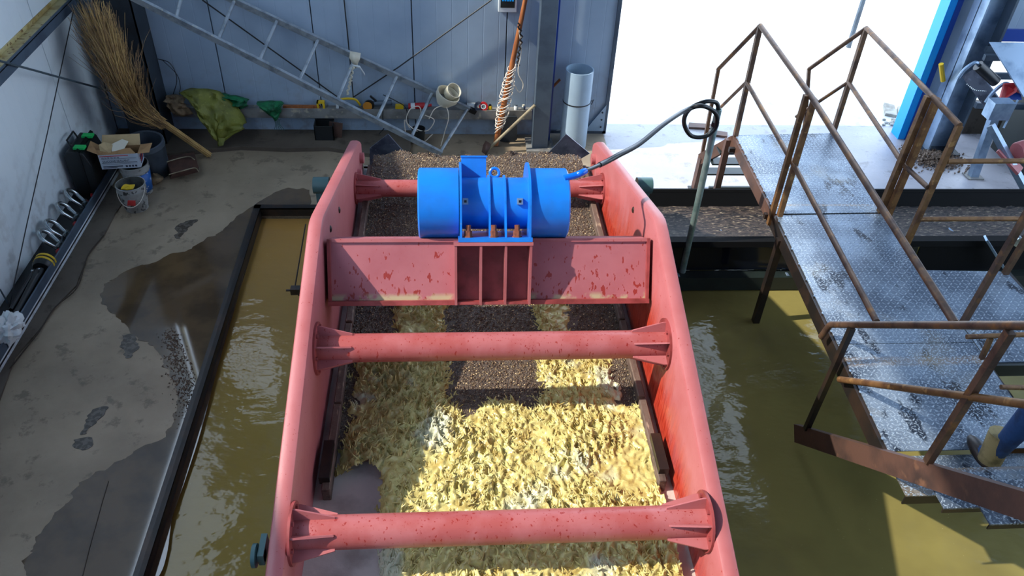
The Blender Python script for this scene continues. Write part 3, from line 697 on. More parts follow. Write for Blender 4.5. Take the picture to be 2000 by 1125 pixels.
# ================================================================== WALKWAY
wk = thing('walkway', (3.4, 5.2, 0), 'rusty steel crossover walkway of chequer plate with tube handrails over the conveyor', 'walkway')
WZ = 1.0
def deckplate(c4, name='deck_plate'):
    return MB().prism([V((p.x, p.y, WZ-.008)) for p in c4], (0, 0, .008)).build(name, 'checker', wk)
apL, apR, jL, jR, nL = at(1437, 264, z=WZ), at(1627, 260, z=WZ), at(1516, 419, z=WZ), at(1720, 416, z=WZ), at(1736, 881, z=WZ)
nR = V((3.86, nL.y, WZ)); p1a, p1b = at(1508, 396, z=WZ), at(1712, 396, z=WZ)
gap = V((0, .012, 0))
deckplate([apL, apR, jR+gap, jL+gap]); mR = V((3.86, 4.05, 1)); mL = jL.lerp(nL, .63)
deckplate([jL-gap, jR-gap, V((3.88, mL.y, 1))+gap*.3, mL+gap*.3]); deckplate([mL-gap*.3, V((3.88, mL.y, 1))-gap*.3, nR, nL])
dz = V((0, 0, -.075))
for a, c in ((apL, jL), (jL, nL), (apR, jR), (jR, nR)):
    MB().bar(a+dz, c+dz, .05, .13).build('stringer', 'brownsteel' if a.y > 6 else 'darksteel', wk)
for y in (7.2, 6.0, 5.2, 4.4, 3.5): MB().box((2.86, y-.02, .88), (3.86, y+.02, .93)).build('cross_member', 'darksteel', wk)
def post(b_, t_, wd=.045, m='rust', par=wk, nm='post', d=None): return MB().bar(b_, t_, wd, d or wd, up=(0, 1, 0)).build(nm, m, par)
def rail(pts, r=.022, m='rust', par=wk, nm='rail'): return MB().tube(pts, r, 12).build(nm, m, par, smooth=True)
for (x, y, z0) in ((2.88, 5.6, -.4), (3.86, 5.6, -.4), (2.9, 7.38, 0), (4.0, 7.42, 0)):
    MB().bar((x, y, z0), (x, y, .93), .06, .06, up=(0, 1, 0)).build('support_leg', 'darksteel' if y < 6 else 'brownsteel', wk)
def UP(p, z): return V((p.x, p.y, z))
# left handrail
zt = 2.13; tL = at(1485, 50, y=apL.y); t1 = at(1584, 188, y=jL.y+.02); t2 = at(1865, 631, x=2.8)
m0 = at(1458, 160, y=apL.y); m1 = at(1548, 318, y=jL.y+.02); m2 = at(1712, 628, x=2.8)
post(UP(apL, .9), tL); post(UP(jL, .88)+V((-.03, .02, 0)), t1+V((-.03, .02, 0)), .042, 'rustwarm'); post(UP(jL, .88)+V((.025, -.02, 0)), t1+V((.025, -.02, -.01)), .042, 'rustwarm')
rail([tL, t1, t2], .024, nm='top_rail'); rail([m0, m1, m2], .022, nm='mid_rail')
tR = at(1692, 55, y=apR.y); t1R = at(1822, 190, y=jR.y+.02); m0R = at(1657, 160, y=apR.y); m1R = at(1752, 300, y=jR.y+.2)
m1R = at(1765, 322, y=jR.y+.02)
post(UP(apR, .9), tR); post(UP(jR, .88)+V((0, .02, 0)), t1R+V((-.03, .02, 0)), .05, 'rustwarm'); post(UP(jR, .88)+V((.06, -.02, 0)), t1R+V((.03, -.02, 0)), .05, 'rustwarm')
b3 = at(1775, 465, z=WZ); t3 = at(1874, 245, y=b3.y); m3 = at(1812, 366, y=b3.y)
rail([tR, t1R], .024, nm='top_rail'); rail([t1R, t3], .026, nm='top_rail'); rail([m0R, m1R], .022, nm='mid_rail'); rail([m1R, m3], .022, nm='mid_rail')
post(UP(b3, .9), t3, .045, 'rustwarm')
for py, ex in ((315, 0), (428, 0)):
    a = at(1850 if py == 315 else 1792, py, y=b3.y); c = at(2060, py-1, y=b3.y); rail([a, c], .022, 'rustwarm', nm='side_rail')
# far stairs down to outside floor
fl_, fr_ = V((2.82, 7.86, 0)), V((4.0, 7.92, 0))
for (ap, ft, tt, mm) in ((apL, fl_, (1403, 135), (1405, 212)), (apR, fr_, (1580, 135), (1555, 228))):
    kx = V((ft.x, ft.y-.02, .42)); MB().bar(UP(ap, .93), kx, .05, .12).build('stair_stringer', 'brownsteel', wk); MB().bar(kx+V((0, 0, .03)), ft+V((0, 0, .02)), .05, .1, up=(0, 1, 0)).build('stair_stringer', 'brownsteel', wk)
    MB().box((ft.x-.06, ft.y-.07, 0), (ft.x+.06, ft.y+.07, .012)).build('foot_plate', 'darksteel', wk)
    te = at(*tt, y=7.86); post(V((ft.x, 7.84, .4)), te, .035)
    rail([te, tL if ap is apL else tR], .022, nm='top_rail'); me_ = at(*mm, y=7.86)
    rail([me_, m0 if ap is apL else m0R], .018, nm='mid_rail')
for i in range(3): MB().box((2.86, 7.42+.15*i, .72-.22*i), (3.96, 7.56+.15*i, .74-.22*i)).build('stair_tread', 'darkgreen', wk)
MB().box((2.86, 7.5, .2), (3.96, 7.53, .26)).build('cross_member', 'darkgreen', wk)
# weld dots along left edge
for k in range(26):
    t_ = (k+.5)/26; a = apL.lerp(jL, t_*2) if t_ < .5 else jL.lerp(nL, t_*2-1)
    MB().ell(a+V((-.004, 0, .0)), (.008, .012, .006), 8).build('weld_bead', 'steelblue', wk)
# side platform
p2 = thing('side_platform', (4.4, 4.5, 0), 'lower chequer plate platform joining the right side of the walkway', 'platform')
q = [at(1812, 527, z=WZ-.02), at(1966, 530, z=WZ-.02)]
MB().prism([(3.89, q[0].y, .97), (q[1].x, q[1].y, .97), (q[1].x+.04, 4.0, .97), (3.89, 4.0, .97)], (0, 0, .008)).build('deck_plate', 'checker', p2)
MB().box((3.89, 3.97, .86), (4.7, 4.0, .97)).build('edge_beam', 'darkgreen', p2); MB().box((q[1].x, 4.0, .86), (q[1].x+.04, q[1].y, .97)).build('edge_beam', 'darksteel', p2)
for x, y in ((4.58, 4.1), (4.58, 4.95), (3.95, 4.1)): MB().box((x, y, -.45), (x+.05, y+.05, .9)).build('support_leg', 'darksteel', p2)
ba = at(1882, 628, z=WZ); ta = at(2010, 410, y=ba.y); post(UP(ba, .97), ta, .042, 'rust', p2); bb = at(1965, 530, z=WZ); tb = at(2020, 440, y=bb.y); post(UP(bb, .97), tb, .042, 'rust', p2)
for (xa, ya, xb, yb, yy) in ((1888, 658, 2040, 652, 3.98), (1955, 756, 2040, 758, 3.7)):
    rail([at(xa, ya, y=yy), at(xb, yb, y=yy)], .018, 'rustwarm', p2, 'side_rail')
post(at(1917, 700, y=3.98), at(1935, 660, y=3.98), .03, 'rustwarm', p2)
# ================================================================== STAIRCASE up towards the viewer
SXX = 2.74
sc_ = thing('staircase', (SXX, 4.1, 0), 'steep steel staircase with brown channel stringer and tube handrail, lower right', 'staircase')
s0 = at(1552, 846, x=SXX); s1 = at(2000, 989, x=SXX); dv = (s1-s0).normalized(); s2 = s0+dv*3.3
upn = V((0, -dv.z, dv.y)); upn = upn if upn.z > 0 else -upn
H_ = .135
mb = MB(); 
def chan(x0):
    cb = MB(); cb.bar(s0, s0+dv*3.3, .008, H_, up=upn)
    cb.bar(s0+upn*H_/2+V((.02, 0, 0)), s2+upn*H_/2+V((.02, 0, 0)), .05, .008, up=upn); cb.bar(s0-upn*H_/2+V((.02, 0, 0)), s2-upn*H_/2+V((.02, 0, 0)), .05, .008, up=upn)
    return cb
st1 = chan(0).build('stringer', 'brownsteel', sc_)
c2 = st1.copy(); COL.objects.link(c2); c2.location = (1.12, 0, 0)
MB().box((2.78, 2.88, .945), (3.95, 3.185, .955)).build('landing_plate', 'checker', sc_)
MB().box((2.78, 2.88, .87), (3.95, 2.89, .945)).build('landing_edge', 'darksteel', sc_)
for i, (pz, py_) in enumerate([(1.22, 2.6), (1.49, 2.31), (1.76, 2.02), (2.03, 1.73), (2.30, 1.44)]):
    if i > 4: break
    tr = MB().box((2.78, py_, pz-.01), (3.84, py_+.28, pz)).build('tread', 'checker', sc_)
    MB().box((2.78, py_, pz-.045), (3.84, py_+.008, pz-.01)).build('tread_nosing', 'darksteel', tr)
def onstr(px, py): return at(px, py, x=SXX)
pb1, pt1, pb2, pt2 = onstr(1575, 838), onstr(1664, 640), onstr(1812, 902), onstr(1973, 648)
post(pb1, pt1, .04, 'darksteel', sc_); post(pb2, pt2, .042, 'rust', sc_)
ra, rb = onstr(1620, 634), onstr(2060, 636); rc = onstr(1604, 658)
rail([rc, ra+V((0, .0, -.02)), ra+(rb-ra)*.01, rb], .024, 'rust', sc_, 'top_rail')
rail([onstr(1640, 741), onstr(2060, 797)], .023, 'rustwarm', sc_, 'mid_rail')
# ================================================================== PERSON just entering frame
pr = thing('person', (3.95, 3.05, WZ), 'person in blue trousers with muddy cuffs stepping at the right frame edge', 'person')
def skinned(name, verts, edges, rad, m, parent, root=0, sub=1):
    off = OFF[parent.name]
    me = bpy.data.meshes.new(name); me.from_pydata([tuple(V(v)-off) for v in verts], edges, []); me.materials.append(MT[m])
    o = bpy.data.objects.new(name, me); COL.objects.link(o); o.parent = parent
    md = o.modifiers.new('skin', 'SKIN'); md.use_smooth_shade = True
    for i, r in enumerate(rad):
        me.skin_vertices[0].data[i].radius = (r, r); me.skin_vertices[0].data[i].use_root = (i == root)
    s_ = o.modifiers.new('sub', 'SUBSURF'); s_.levels = sub; s_.render_levels = sub
    OFF[o.name] = off; return o
kn = at(2006, 838, z=1.45); px_, py_ = kn.x+.19, kn.y+.06; print('KNEE', kn)
vv = [(px_, py_, 1.92), (px_, py_, 2.15), (px_, py_, 2.38), (px_, py_-.02, 2.48), (px_, py_-.04, 2.58), (px_, py_-.04, 2.70),
      (px_-.1, py_, 1.86), (px_-.19, py_-.02, 1.45), (px_-.21, py_+.02, 1.06), (px_-.22, py_+.17, 1.03),
      (px_+.1, py_, 1.86), (px_+.12, py_-.05, 1.45), (px_+.12, py_-.12, 1.06), (px_+.12, py_+.04, 1.03),
      (px_-.19, py_, 2.36), (px_-.25, py_+.05, 2.1), (px_-.2, py_+.25, 1.98), (px_+.19, py_, 2.36), (px_+.25, py_, 2.08), (px_+.22, py_+.15, 1.88)]
ed = [(0, 1), (1, 2), (2, 3), (3, 4), (4, 5), (0, 6), (6, 7), (7, 8), (8, 9), (0, 10), (10, 11), (11, 12), (12, 13), (2, 14), (14, 15), (15, 16), (2, 17), (17, 18), (18, 19)]
rr = [.14, .15, .15, .06, .09, .085, .1, .075, .05, .04, .1, .075, .05, .04, .065, .045, .032, .065, .045, .032]
skinned('body', vv, ed, rr, 'jeans', pr, sub=2)
mb = MB(); mb.tube([(px_-.205, py_+.05, 1.28), (px_-.21, py_+.02, 1.06)], .07, 14, rs=[.078, .07]); mb.build('trouser_cuff', 'mudcloth', pr, smooth=True)
mb = MB(); mb.ell((px_-.215, py_+.1, 1.035), (.055, .15, .045), 14); mb.build('boot', 'darksteel', pr, smooth=True)
mb = MB(); mb.ell((px_+.12, py_-.03, 1.035), (.055, .15, .045), 14); mb.build('boot', 'darksteel', pr, smooth=True)
MB().ell((px_, py_-.04, 2.66), (.095, .11, .125), 20).build('head', 'skin', pr, smooth=True)
MB().ell((px_, py_-.06, 2.70), (.102, .115, .11), 20).build('hair', 'hair', pr, smooth=True)
# ================================================================== POLE AND CABLE
pb = at(1333, 530, z=.14); ptp = at(1404, 213, y=pb.y)
pl = thing('cable_pole', UP(pb, 0), 'galvanised steel pipe standing beside the screen, black hose coiled on top', 'pole')
MB().lathe([(.026, 0), (.03, 0), (.03, ptp.z-.1), (.024, ptp.z-.1)], UP(pb, .1), (0, 0, 1), 20).build('pipe', 'galv', pl, smooth=True)
MB().tube([UP(pb, ptp.z-.16), UP(pb, ptp.z-.12)], .033, 16).build('tape_band', 'black', pl, smooth=True)
hy = pb.y
loop = [at(1404, 214, y=hy), at(1398, 200, y=hy), at(1375, 199, y=hy-.03), at(1345, 215, y=hy-.05), at(1336, 240, y=hy-.06), at(1350, 265, y=hy-.06), at(1378, 266, y=hy-.05), at(1398, 248, y=hy-.04), at(1398, 222, y=hy-.05), at(1372, 207, y=hy-.09), at(1340, 215, y=hy-.12), at(1300, 240, y=5.6), at(1250, 280, y=5.2), at(1210, 302, y=4.9), at(1180, 318, y=4.75), at(1143, 334, y=4.5), at(1125, 342, y=4.47), pe]
cb = thing('power_hose', UP(pb, ptp.z), 'black corrugated hose looped on the pole and leading to the blue motor', 'hose')
sp = spline(loop, 8); nsp = len(sp)
MB().tube(sp[:int(nsp*.84)], .019, 10).build('hose', 'black', cb, smooth=True)
MB().tube(sp[int(nsp*.72):int(nsp*.9)], .014, 10).build('taped_cable', 'black', cb, smooth=True)
MB().tube(sp[int(nsp*.88):], .021, 12).build('blue_sleeve', 'sleeve', cb, smooth=True)
# ================================================================== LADDER
B = at(916, 214, y=9.03); A = at(862, 300, z=.06); C2 = at(455, 0, y=9.03); B2 = at(262, 0, y=A.y-0)
up_dir = (C2-B); rung = A-B; print('rung', rung.length, rung)
lad = thing('ladder', UP(A, 0), 'long aluminium ladder leaning sideways against the back wall', 'ladder')
E0 = C2+(C2-B).normalized()*1.2
rl = at(200, -35, y=A.y); rld = (rl-A).normalized()
MB().bar(B+(B-C2).normalized()*.02, E0, .034, .075, up=(0, -.3, 1)).build('side_rail', 'alu', lad); F0 = A+rld*((E0-B).length)
MB().bar(A, F0, .034, .075, up=(0, -.3, 1)).build('side_rail', 'alu', lad)
for (tpx, bpx) in (((912, 214), (860, 298)), ((846, 180), (804, 268)), ((776, 148), (735, 236)), ((693, 112), (661, 192)), ((621, 78), (585, 156)), ((541, 38), (509, 116)), ((458, 2), (427, 75)), ((362, -38), (344, 34))):
    def near(line0, dirr, pix):
        best = None
        for k in range(0, 500):
            p = line0+dirr*(k*.01); q = RM.transposed() @ (p-V((0, 0, CAMZ))); sx = 1000+CF*q.x/q.z; sy = 562.5+CF*q.y/q.z
            e = (sx-pix[0])**2+(sy-pix[1])**2
            if best is None or e < best[0]: best = (e, p)
        return best[1]
    a = near(B, (E0-B).normalized(), tpx); c = near(A, rld, bpx)
    MB().tube([a, c], .019, 10).build('rung', 'alu', lad, smooth=True)
MB().bar(B+(B-C2).normalized()*.0, B+(B-C2).normalized()*.09, .045, .075, up=(0, -.3, 1)).build('rubber_foot', 'black', lad)
# cloth tie & tape on ladder
tp = at(695, 108, y=8.97)
tie = thing('cloth_tie', tp, 'pale cloth strip knotted round the ladder rail, ends dangling', 'cloth')
mb = MB(); mb.sheet(np.array([[tp+V((-.06, 0, .05)), tp+V((.06, -.01, .03))], [tp+V((-.07, -.05, -.01)), tp+V((.05, -.06, -.02))], [tp+V((-.05, -.03, -.07)), tp+V((.02, -.05, -.08))], [tp+V((-.03, 0, -.16)), tp+V((.01, -.02, -.14))]]).tolist()); mb.build('knot', 'cream', tie, smooth=True, solid=.004)
q = [at(688, 128, y=8.93), at(703, 131, y=8.92), at(713, 146, y=8.92)]
MB().sheet([[p+V((0, 0, .015)), p-V((0, 0, .015))] for p in q]).build('loose_end', 'white', tie, smooth=True, solid=.003)
q = spline([at(690, 130, y=8.9), at(686, 150, y=8.9), at(683, 165, y=8.9), at(678, 185, y=8.9)], 8)
MB().tube([p+V((.012*math.sin(i*1.7), 0, 0)) for i, p in enumerate(q)], .012, 6).build('frayed_rope', 'cream', tie, smooth=True)
# ================================================================== BACK-WALL THINGS
# wood pole
a = at(968, 283, z=.02); c = at(1030, -20, y=9.0)
wp = thing('wooden_pole', UP(a, 0), 'reddish brown wooden pole leaning on the back wall wrapped in white cable', 'pole')
MB().tube([a, a.lerp(c, .4), c], .035, 10, rs=[.036, .033, .026]).build('pole', 'wood', wp, smooth=True)
cc = thing('cable_coil', at(995, 150, y=8.85), 'tangled white cable wound around the brown wooden pole', 'cable')
pts = []
for k in range(300):
    t_ = k/299; ctr = a.lerp(c, .10+.44*t_); an = k*.42; rad = .045+.05*math.sin(t_*math.pi)*(.6+.6*abs(noise.noise((k*.05, 0, 0))))
    pts.append(ctr+V((math.cos(an)*rad, math.sin(an)*rad*.6-.02, .04*math.sin(an+1+noise.noise((k*.03, 5, 0))*3))))
MB().tube(pts, .0055, 6).build('cable_turns', 'cable', cc, smooth=True)
pts = spline([at(1014, 60, y=8.9), at(1018, 100, y=8.9), at(1012, 140, y=8.88), at(1022, 165, y=8.88), at(1014, 180, y=8.88), at(1002, 160, y=8.88)], 6)
MB().tube(pts, .006, 6).build('cable_loop', 'cable', cc, smooth=True)
pts = [V((p.x+.015*math.sin(i*2), p.y, p.z)) for i, p in enumerate(spline([at(1012, 45, y=8.9), at(1018, 75, y=8.9), at(1013, 105, y=8.9), at(1012, 130, y=8.9)], 8))]
MB().tube(pts, .011, 6).build('frayed_twine', 'darksteel', cc, smooth=True)
# hoe
a = at(952, 293, z=.04); c = at(1045, 205, y=8.75)
hoe = thing('hoe', a, 'old hoe with pale wooden handle leaning against the grey column', 'tool')
MB().tube([a, c], .018, 10).build('handle', 'palewood', hoe, smooth=True); 
MB().sheet([[a+V((-.07, -.03, -.01)), a+V((-.02, -.09, -.02))], [a+V((-.05, .03, .05)), a+V((.03, -.03, .04))], [a+V((-.02, .05, .1)), a+V((.04, .01, .08))]]).build('blade', 'brownsteel', hoe, smooth=True, solid=.006)
a = at(1070, 180, y=8.97); c = at(1094, 155, y=9.0); rodobj('broom_stick', [a, c], .016, 'wood', 'brown stick poking out between the grey column and the pvc pipe', 'stick')
# breaker box
p = at(991, 8, y=WB-.03)
bb_ = thing('breaker_box', p, 'small white breaker box with dark window high on the back wall', 'box')
MB().box((.55, WB-.07, 1.59), (.76, WB-.002, 1.92)).build('case', 'white', bb_, bevel=.006); MB().box((.575, WB-.076, 1.645), (.735, WB-.068, 1.86)).build('window', 'darkgreen', bb_)
for i in range(5): MB().box((.59+.028*i, WB-.082, 1.72), (.61+.028*i, WB-.075, 1.76)).build('switch', 'bluelt', bb_)
# PVC pipe
c0 = at(1118, 283, z=0); top = .0
tpz = at(1131, 135, y=c0.y+.0).z; rr_ = .165
pv = thing('pvc_pipe', UP(c0, 0), 'wide grey white pvc pipe standing upright by the door leaf, tied with wire', 'pipe')
MB().lathe([(rr_-.012, 0), (rr_, 0), (rr_, tpz), (rr_-.012, tpz), (rr_-.012, 0)], UP(c0, .0), (0, 0, 1), 40).build('pipe', 'pvc', pv, smooth=True)
MB().lathe([(rr_+.004, -.007), (rr_+.004, .007), (rr_-.002, .007), (rr_-.002, -.007), (rr_+.004, -.007)], UP(c0, tpz*.6), (.1, 0, 1), 40).build('wire_band', 'cord', pv, smooth=True)
MB().tube([UP(c0, tpz*.6)+V((rr_, -.02, 0)), UP(c0, tpz*.6)+V((rr_+.03, -.03, .03)), UP(c0, tpz*.6)+V((rr_+.01, -.04, -.03))], .006, 6).build('wire_twist', 'cord', pv)
wc = thing('wire_loop', at(345, 150, y=WB-.04), 'thin dark wire loops hanging on the back wall above the brown sack', 'wire')
MB().tube(spline([at(*p, y=WB-.04) for p in ((308, 115), (330, 122), (342, 140), (345, 160), (338, 185))], 6), .005, 6).build('wire', 'cord', wc, smooth=True)
MB().tube(spline([at(*p, y=WB-.04) for p in ((318, 118), (345, 145), (352, 168), (350, 185))], 6), .004, 6).build('wire', 'cord', wc, smooth=True)
# ledge items
LZ = .382; LY = WB-.07
def ledge(px): return at(px, 208, y=LY).x
def small(name, label, cat, mbs, loc):
    t = thing(name, loc, label, cat)
    for nm, mb, m in mbs: mb.build(nm, m, t, smooth=True)
    return t
x = ledge(628)
mb = MB(); mb.box((x-.05, LY-.03, LZ), (x-.03, LY+.03, LZ+.09)); mb.box((x+.02, LY-.03, LZ), (x+.04, LY+.03, LZ+.07)); mb.box((x-.05, LY-.03, LZ+.07), (x+.04, LY+.03, LZ+.09))
small('hand_tool', 'yellow plastic hand tool on the ledge left of the ladder', 'tool', [('handle', mb, 'yellow')], (x, LY, LZ))
x = ledge(680); fr = [V((x-.13, LY, LZ+.03)), V((x-.1, LY, LZ+.11)), V((x+.08, LY, LZ+.12)), V((x+.15, LY, LZ+.04))]
small('hacksaw', 'yellow framed hacksaw lying on the ledge behind the ladder', 'tool', [('frame', MB().tube(spline(fr, 5), .014, 8), 'yellow'), ('blade', MB().box((x-.13, LY-.002, LZ+.02), (x+.15, LY+.002, LZ+.035)), 'steelblue'), ('handle', MB().tube([(x-.13, LY, LZ), (x-.12, LY, LZ+.09)], .018, 8), 'white')], (x, LY, LZ))
x = ledge(722)
small('angle_grinder', 'angle grinder with orange disc and black body on the back ledge', 'tool', [('body', MB().tube([(x+.05, LY-.0, LZ+.06), (x+.27, LY, LZ+.08)], .034, 14), 'grey'), ('disc', MB().lathe([(0, 0), (.055, 0), (.055, .008), (0, .012)], (x-.02, LY-.05, LZ+.055), (0, -1, 0), 24), 'orange'), ('guard', MB().lathe([(0, 0), (.062, 0), (.062, .03), (0, .03)], (x-.0, LY-.045, LZ+.06), (0, 1, 0), 20), 'black'), ('side_handle', MB().tube([(x+.08, LY, LZ+.1), (x+.02, LY-.02, LZ+.17)], .014, 8), 'black')], (x, LY, LZ))
x = ledge(795)
small('yellow_card', 'small yellow and grey packet lying flat on the back ledge', 'packet', [('packet', MB().box((x-.14, LY-.04, LZ), (x-.04, LY+.03, LZ+.05)), 'yellow'), ('grey_end', MB().box((x-.04, LY-.04, LZ), (x+.06, LY+.03, LZ+.035)), 'grey')], (x, LY, LZ))
x = ledge(811)
small('drill_box', 'red striped power tool lying on the ledge left of the white bowl', 'tool', [('body', MB().tube([(x-.08, LY-.02, LZ+.04), (x+.12, LY-.02, LZ+.055)], .038, 12), 'red'), ('label_band', MB().tube([(x-.05, LY-.02, LZ+.044), (x, LY-.02, LZ+.048)], .0395, 12), 'white'), ('nozzle', MB().tube([(x+.12, LY-.02, LZ+.05), (x+.2, LY-.02, LZ+.06)], .018, 10), 'red')], (x, LY, LZ))
p = at(872, 190, y=8.93)
small('bowl', 'cream plastic bowl tipped on its side behind the ladder end', 'bowl', [('bowl', MB().lathe([(.0, -.11), (.08, -.10), (.14, -.0), (.145, .06), (.137, .06), (.13, 0), (.07, -.09), (0, -.1)], p, (.45, -.15, .9), 28), 'cream')], p)
p = at(882, 184, y=9.0)
small('plastic_jug', 'round cream plastic tub standing behind the tipped bowl', 'tub', [('tub', MB().lathe([(0, -.05), (.08, -.05), (.095, .07), (.087, .07), (.075, -.04), (0, -.04)], p+V((0, 0, .02)), (.5, -.5, .7), 28), 'cream')], p)
for px, m1_, m2_, lb in ((920, 'white', 'ink', 'white printed carton on the back ledge beside the ladder foot'), (944, 'red', 'white', 'red and white tape roll leaning on the back ledge'), (957, 'yellow', 'black', 'yellow and black tape measure on the back ledge'), (935, 'ink', 'grey', 'dark blue tape roll on the back ledge'), (1008, 'white', 'grey', 'small white canister on the ledge right of the wooden pole'), (1022, 'chrome', 'cream', 'shiny metal fitting at the right end of the back ledge')):
    x = ledge(px)
    if 'roll' in lb:
        pp = (x, LY-.03, LZ+.055)
        small('tape_roll', lb, 'tape', [('roll', MB().lathe([(.03, -.02), (.055, -.02), (.055, .02), (.03, .02), (.03, -.02)], pp, (0, -1, .3), 24), m1_), ('core', MB().lathe([(.022, -.021), (.031, -.021), (.031, .021), (.022, .021), (.022, -.021)], pp, (0, -1, .3), 24), m2_)], (x, LY, LZ))
    elif 'carton' in lb:
        small('carton', lb, 'box', [('carton', MB().box((x-.05, LY-.04, LZ), (x+.05, LY+.03, LZ+.07)), m1_), ('print_bar', MB().box((x-.02, LY-.042, LZ+.02), (x+.04, LY-.039, LZ+.04)), m2_)], (x, LY, LZ))
    else:
        small('canister' if 'canister' in lb else 'fitting', lb, 'hardware', [('body', MB().lathe([(0, 0), (.025, 0), (.028, .05), (.02, .06), (0, .06)], (x, LY-.02, LZ), (0, 0, 1), 14), m1_), ('cap', MB().lathe([(0, .06), (.016, .06), (.016, .075), (0, .075)], (x, LY-.02, LZ), (0, 0, 1), 12), m2_)], (x, LY, LZ))
# black tubs at foot of wall + wires
def tub(px, py, wz, hz, label, m='blackplastic'):
    p = at(px, py, z=.05); t = thing('plastic_tub', UP(p, .05), label, 'tub')
    MB().lathe([(0, 0), (wz*.8, 0), (wz, hz), (wz-.008, hz), (wz*.8-.01, .01), (0, .01)], UP(p, .05), (0, 0, 1), 22).build('tub', m, t, smooth=True)
    return p
tub(818, 275, .085, .17, 'black tub with white cable loops below the ladder end')
p = at(636, 268, z=.05)
bx = thing('black_crate', UP(p, .05), 'open black square box at the foot of the back wall', 'box')
mb = MB(); w2 = .115
mb.box((p.x-w2, p.y-.07, .05), (p.x+w2, p.y+.07, .06)); mb.box((p.x-w2, p.y-.08, .05), (p.x+w2, p.y-.07, .24)); mb.box((p.x-w2, p.y+.07, .05), (p.x+w2, p.y+.08, .26)); mb.box((p.x-w2, p.y-.08, .05), (p.x-w2+.01, p.y+.08, .25)); mb.box((p.x+w2-.01, p.y-.08, .05), (p.x+w2, p.y+.08, .25)); mb.build('crate', 'blackplastic', bx)
MB().bar((p.x+w2, p.y, .06), (p.x+w2+.03, p.y, .25), .02, .16).build('side_board', 'brownsteel', bx)
ww = thing('white_cable', at(830, 240, y=8.9), 'loose white cable looping out of the black tub up to the bowl', 'cable')
for pts in ([(822, 262), (795, 240), (800, 215), (818, 208), (822, 225), (812, 250), (835, 255), (848, 235), (830, 225)], [(838, 232), (850, 212), (870, 208), (876, 230), (868, 260), (858, 296)], [(800, 250), (790, 235), (796, 268), (822, 280), (845, 262)]):
    MB().tube(spline([at(*p, y=8.85) for p in pts], 7), .006, 6).build('cable_strand', 'cable', ww, smooth=True)
bc = thing('black_cable', at(790, 215, y=9.0), 'black power cord hanging from the ledge tools to the black tub', 'cable')
MB().tube(spline([at(*p, y=8.98) for p in ((748, 185), (775, 198), (793, 212), (798, 245))], 6), .006, 6).build('cord', 'cord', bc, smooth=True)
MB().tube(spline([at(*p, y=9.0) for p in ((748, 212), (748, 235), (754, 245), (740, 262))], 6), .006, 6).build('cord', 'cord', bc, smooth=True)
p = at(1003, 268, z=.03)
mt = thing('dark_mat', UP(p, .03), 'dark grey rubber sheet leaning on the wall behind the hoe', 'sheet')
MB().prism([at(*q_, y=8.95) for q_ in ((980, 228), (1010, 228), (1010, 272), (1000, 280), (975, 275))], (0, .02, 0)).build('sheet', 'greydk', mt)
# ---- sacks
def blob_sheet(outline_top, outline_bot, yt, yb, nseg=14, amp=.03, seed=0):
    T_ = spline([at(*p, y=yt) for p in outline_top], 6); B_ = spline([at(*p, y=yb) for p in outline_bot], 6); n_ = min(len(T_), len(B_)); g_ = []
    for i in range(n_):
        row = []
        for k in range(nseg+1):
            t_ = k/nseg; p = T_[i].lerp(B_[i], t_); bul = math.sin(t_*math.pi)
            p += V((0, -.09*bul, .05*bul)); p += V((0, -1, .3))*amp*noise.noise((i*.22+seed, k*.4, seed))*2
            row.append(p)
        g_.append(row)
    return g_
ol = thing('woven_sack', UP(at(430, 285, z=0), 0), 'olive green woven sack slumped over the back ledge', 'sack')
gr_ = blob_sheet([(350, 182), (368, 175), (395, 173), (425, 178), (440, 190), (468, 215), (481, 240)], [(390, 205), (395, 235), (405, 255), (425, 275), (428, 285), (445, 270), (477, 250)], 8.95, 8.72, 16, .035, 3)
MB().sheet(gr_).build('cloth', 'olive', ol, smooth=True, solid=.01)
MB().sheet([[at(426, 268, y=8.7), at(440, 270, y=8.7)], [at(428, 286, y=8.66), at(436, 284, y=8.66)]]).build('tied_corner', 'olive', ol, solid=.01)
bs = thing('rag_sack', UP(at(345, 220, y=8.9), .3), 'crumpled brown sack with an open mouth left of the olive sack', 'sack')
gr_ = blob_sheet([(326, 185), (345, 184), (362, 190)], [(330, 210), (350, 228), (378, 222)], 8.95, 8.82, 12, .05, 9)
MB().sheet(gr_).build('cloth', 'brownsack', bs, smooth=True, solid=.01)
gn = thing('green_net', at(460, 205, y=8.95), 'bunched dark green net lying on the ledge behind the olive sack', 'net')
MB().sheet(blob_sheet([(425, 182), (450, 184), (470, 188), (486, 195)], [(440, 195), (455, 212), (470, 213), (484, 208)], 9.05, 8.98, 12, .05, 5)).build('net', 'green', gn, smooth=True, solid=.008)
gn = thing('green_net', at(528, 215, y=8.95), 'green net bag hanging over the ledge with frayed point', 'net')
MB().sheet(blob_sheet([(502, 198), (520, 197), (542, 196), (555, 201)], [(510, 212), (528, 228), (540, 236), (550, 215)], 9.04, 8.97, 12, .03, 7)).build('net', 'green', gn, smooth=True, solid=.008)
for k in range(5): MB().tube(spline([at(535+3*k, 232, y=8.97), at(538+2*k, 242, y=8.97), at(536+5*k, 254, y=8.98)], 4), .004, 5).build('frayed_end', 'greenlid', gn)
x0_, x1_ = ledge(553), ledge(592)
tag(MB().box((x0_, LY-.02, LZ), (x1_+.2, LY+.02, LZ+.03)).build('wood_batten', 'wood'), 'orange brown wooden batten lying on the ledge beside the green net', 'batten')
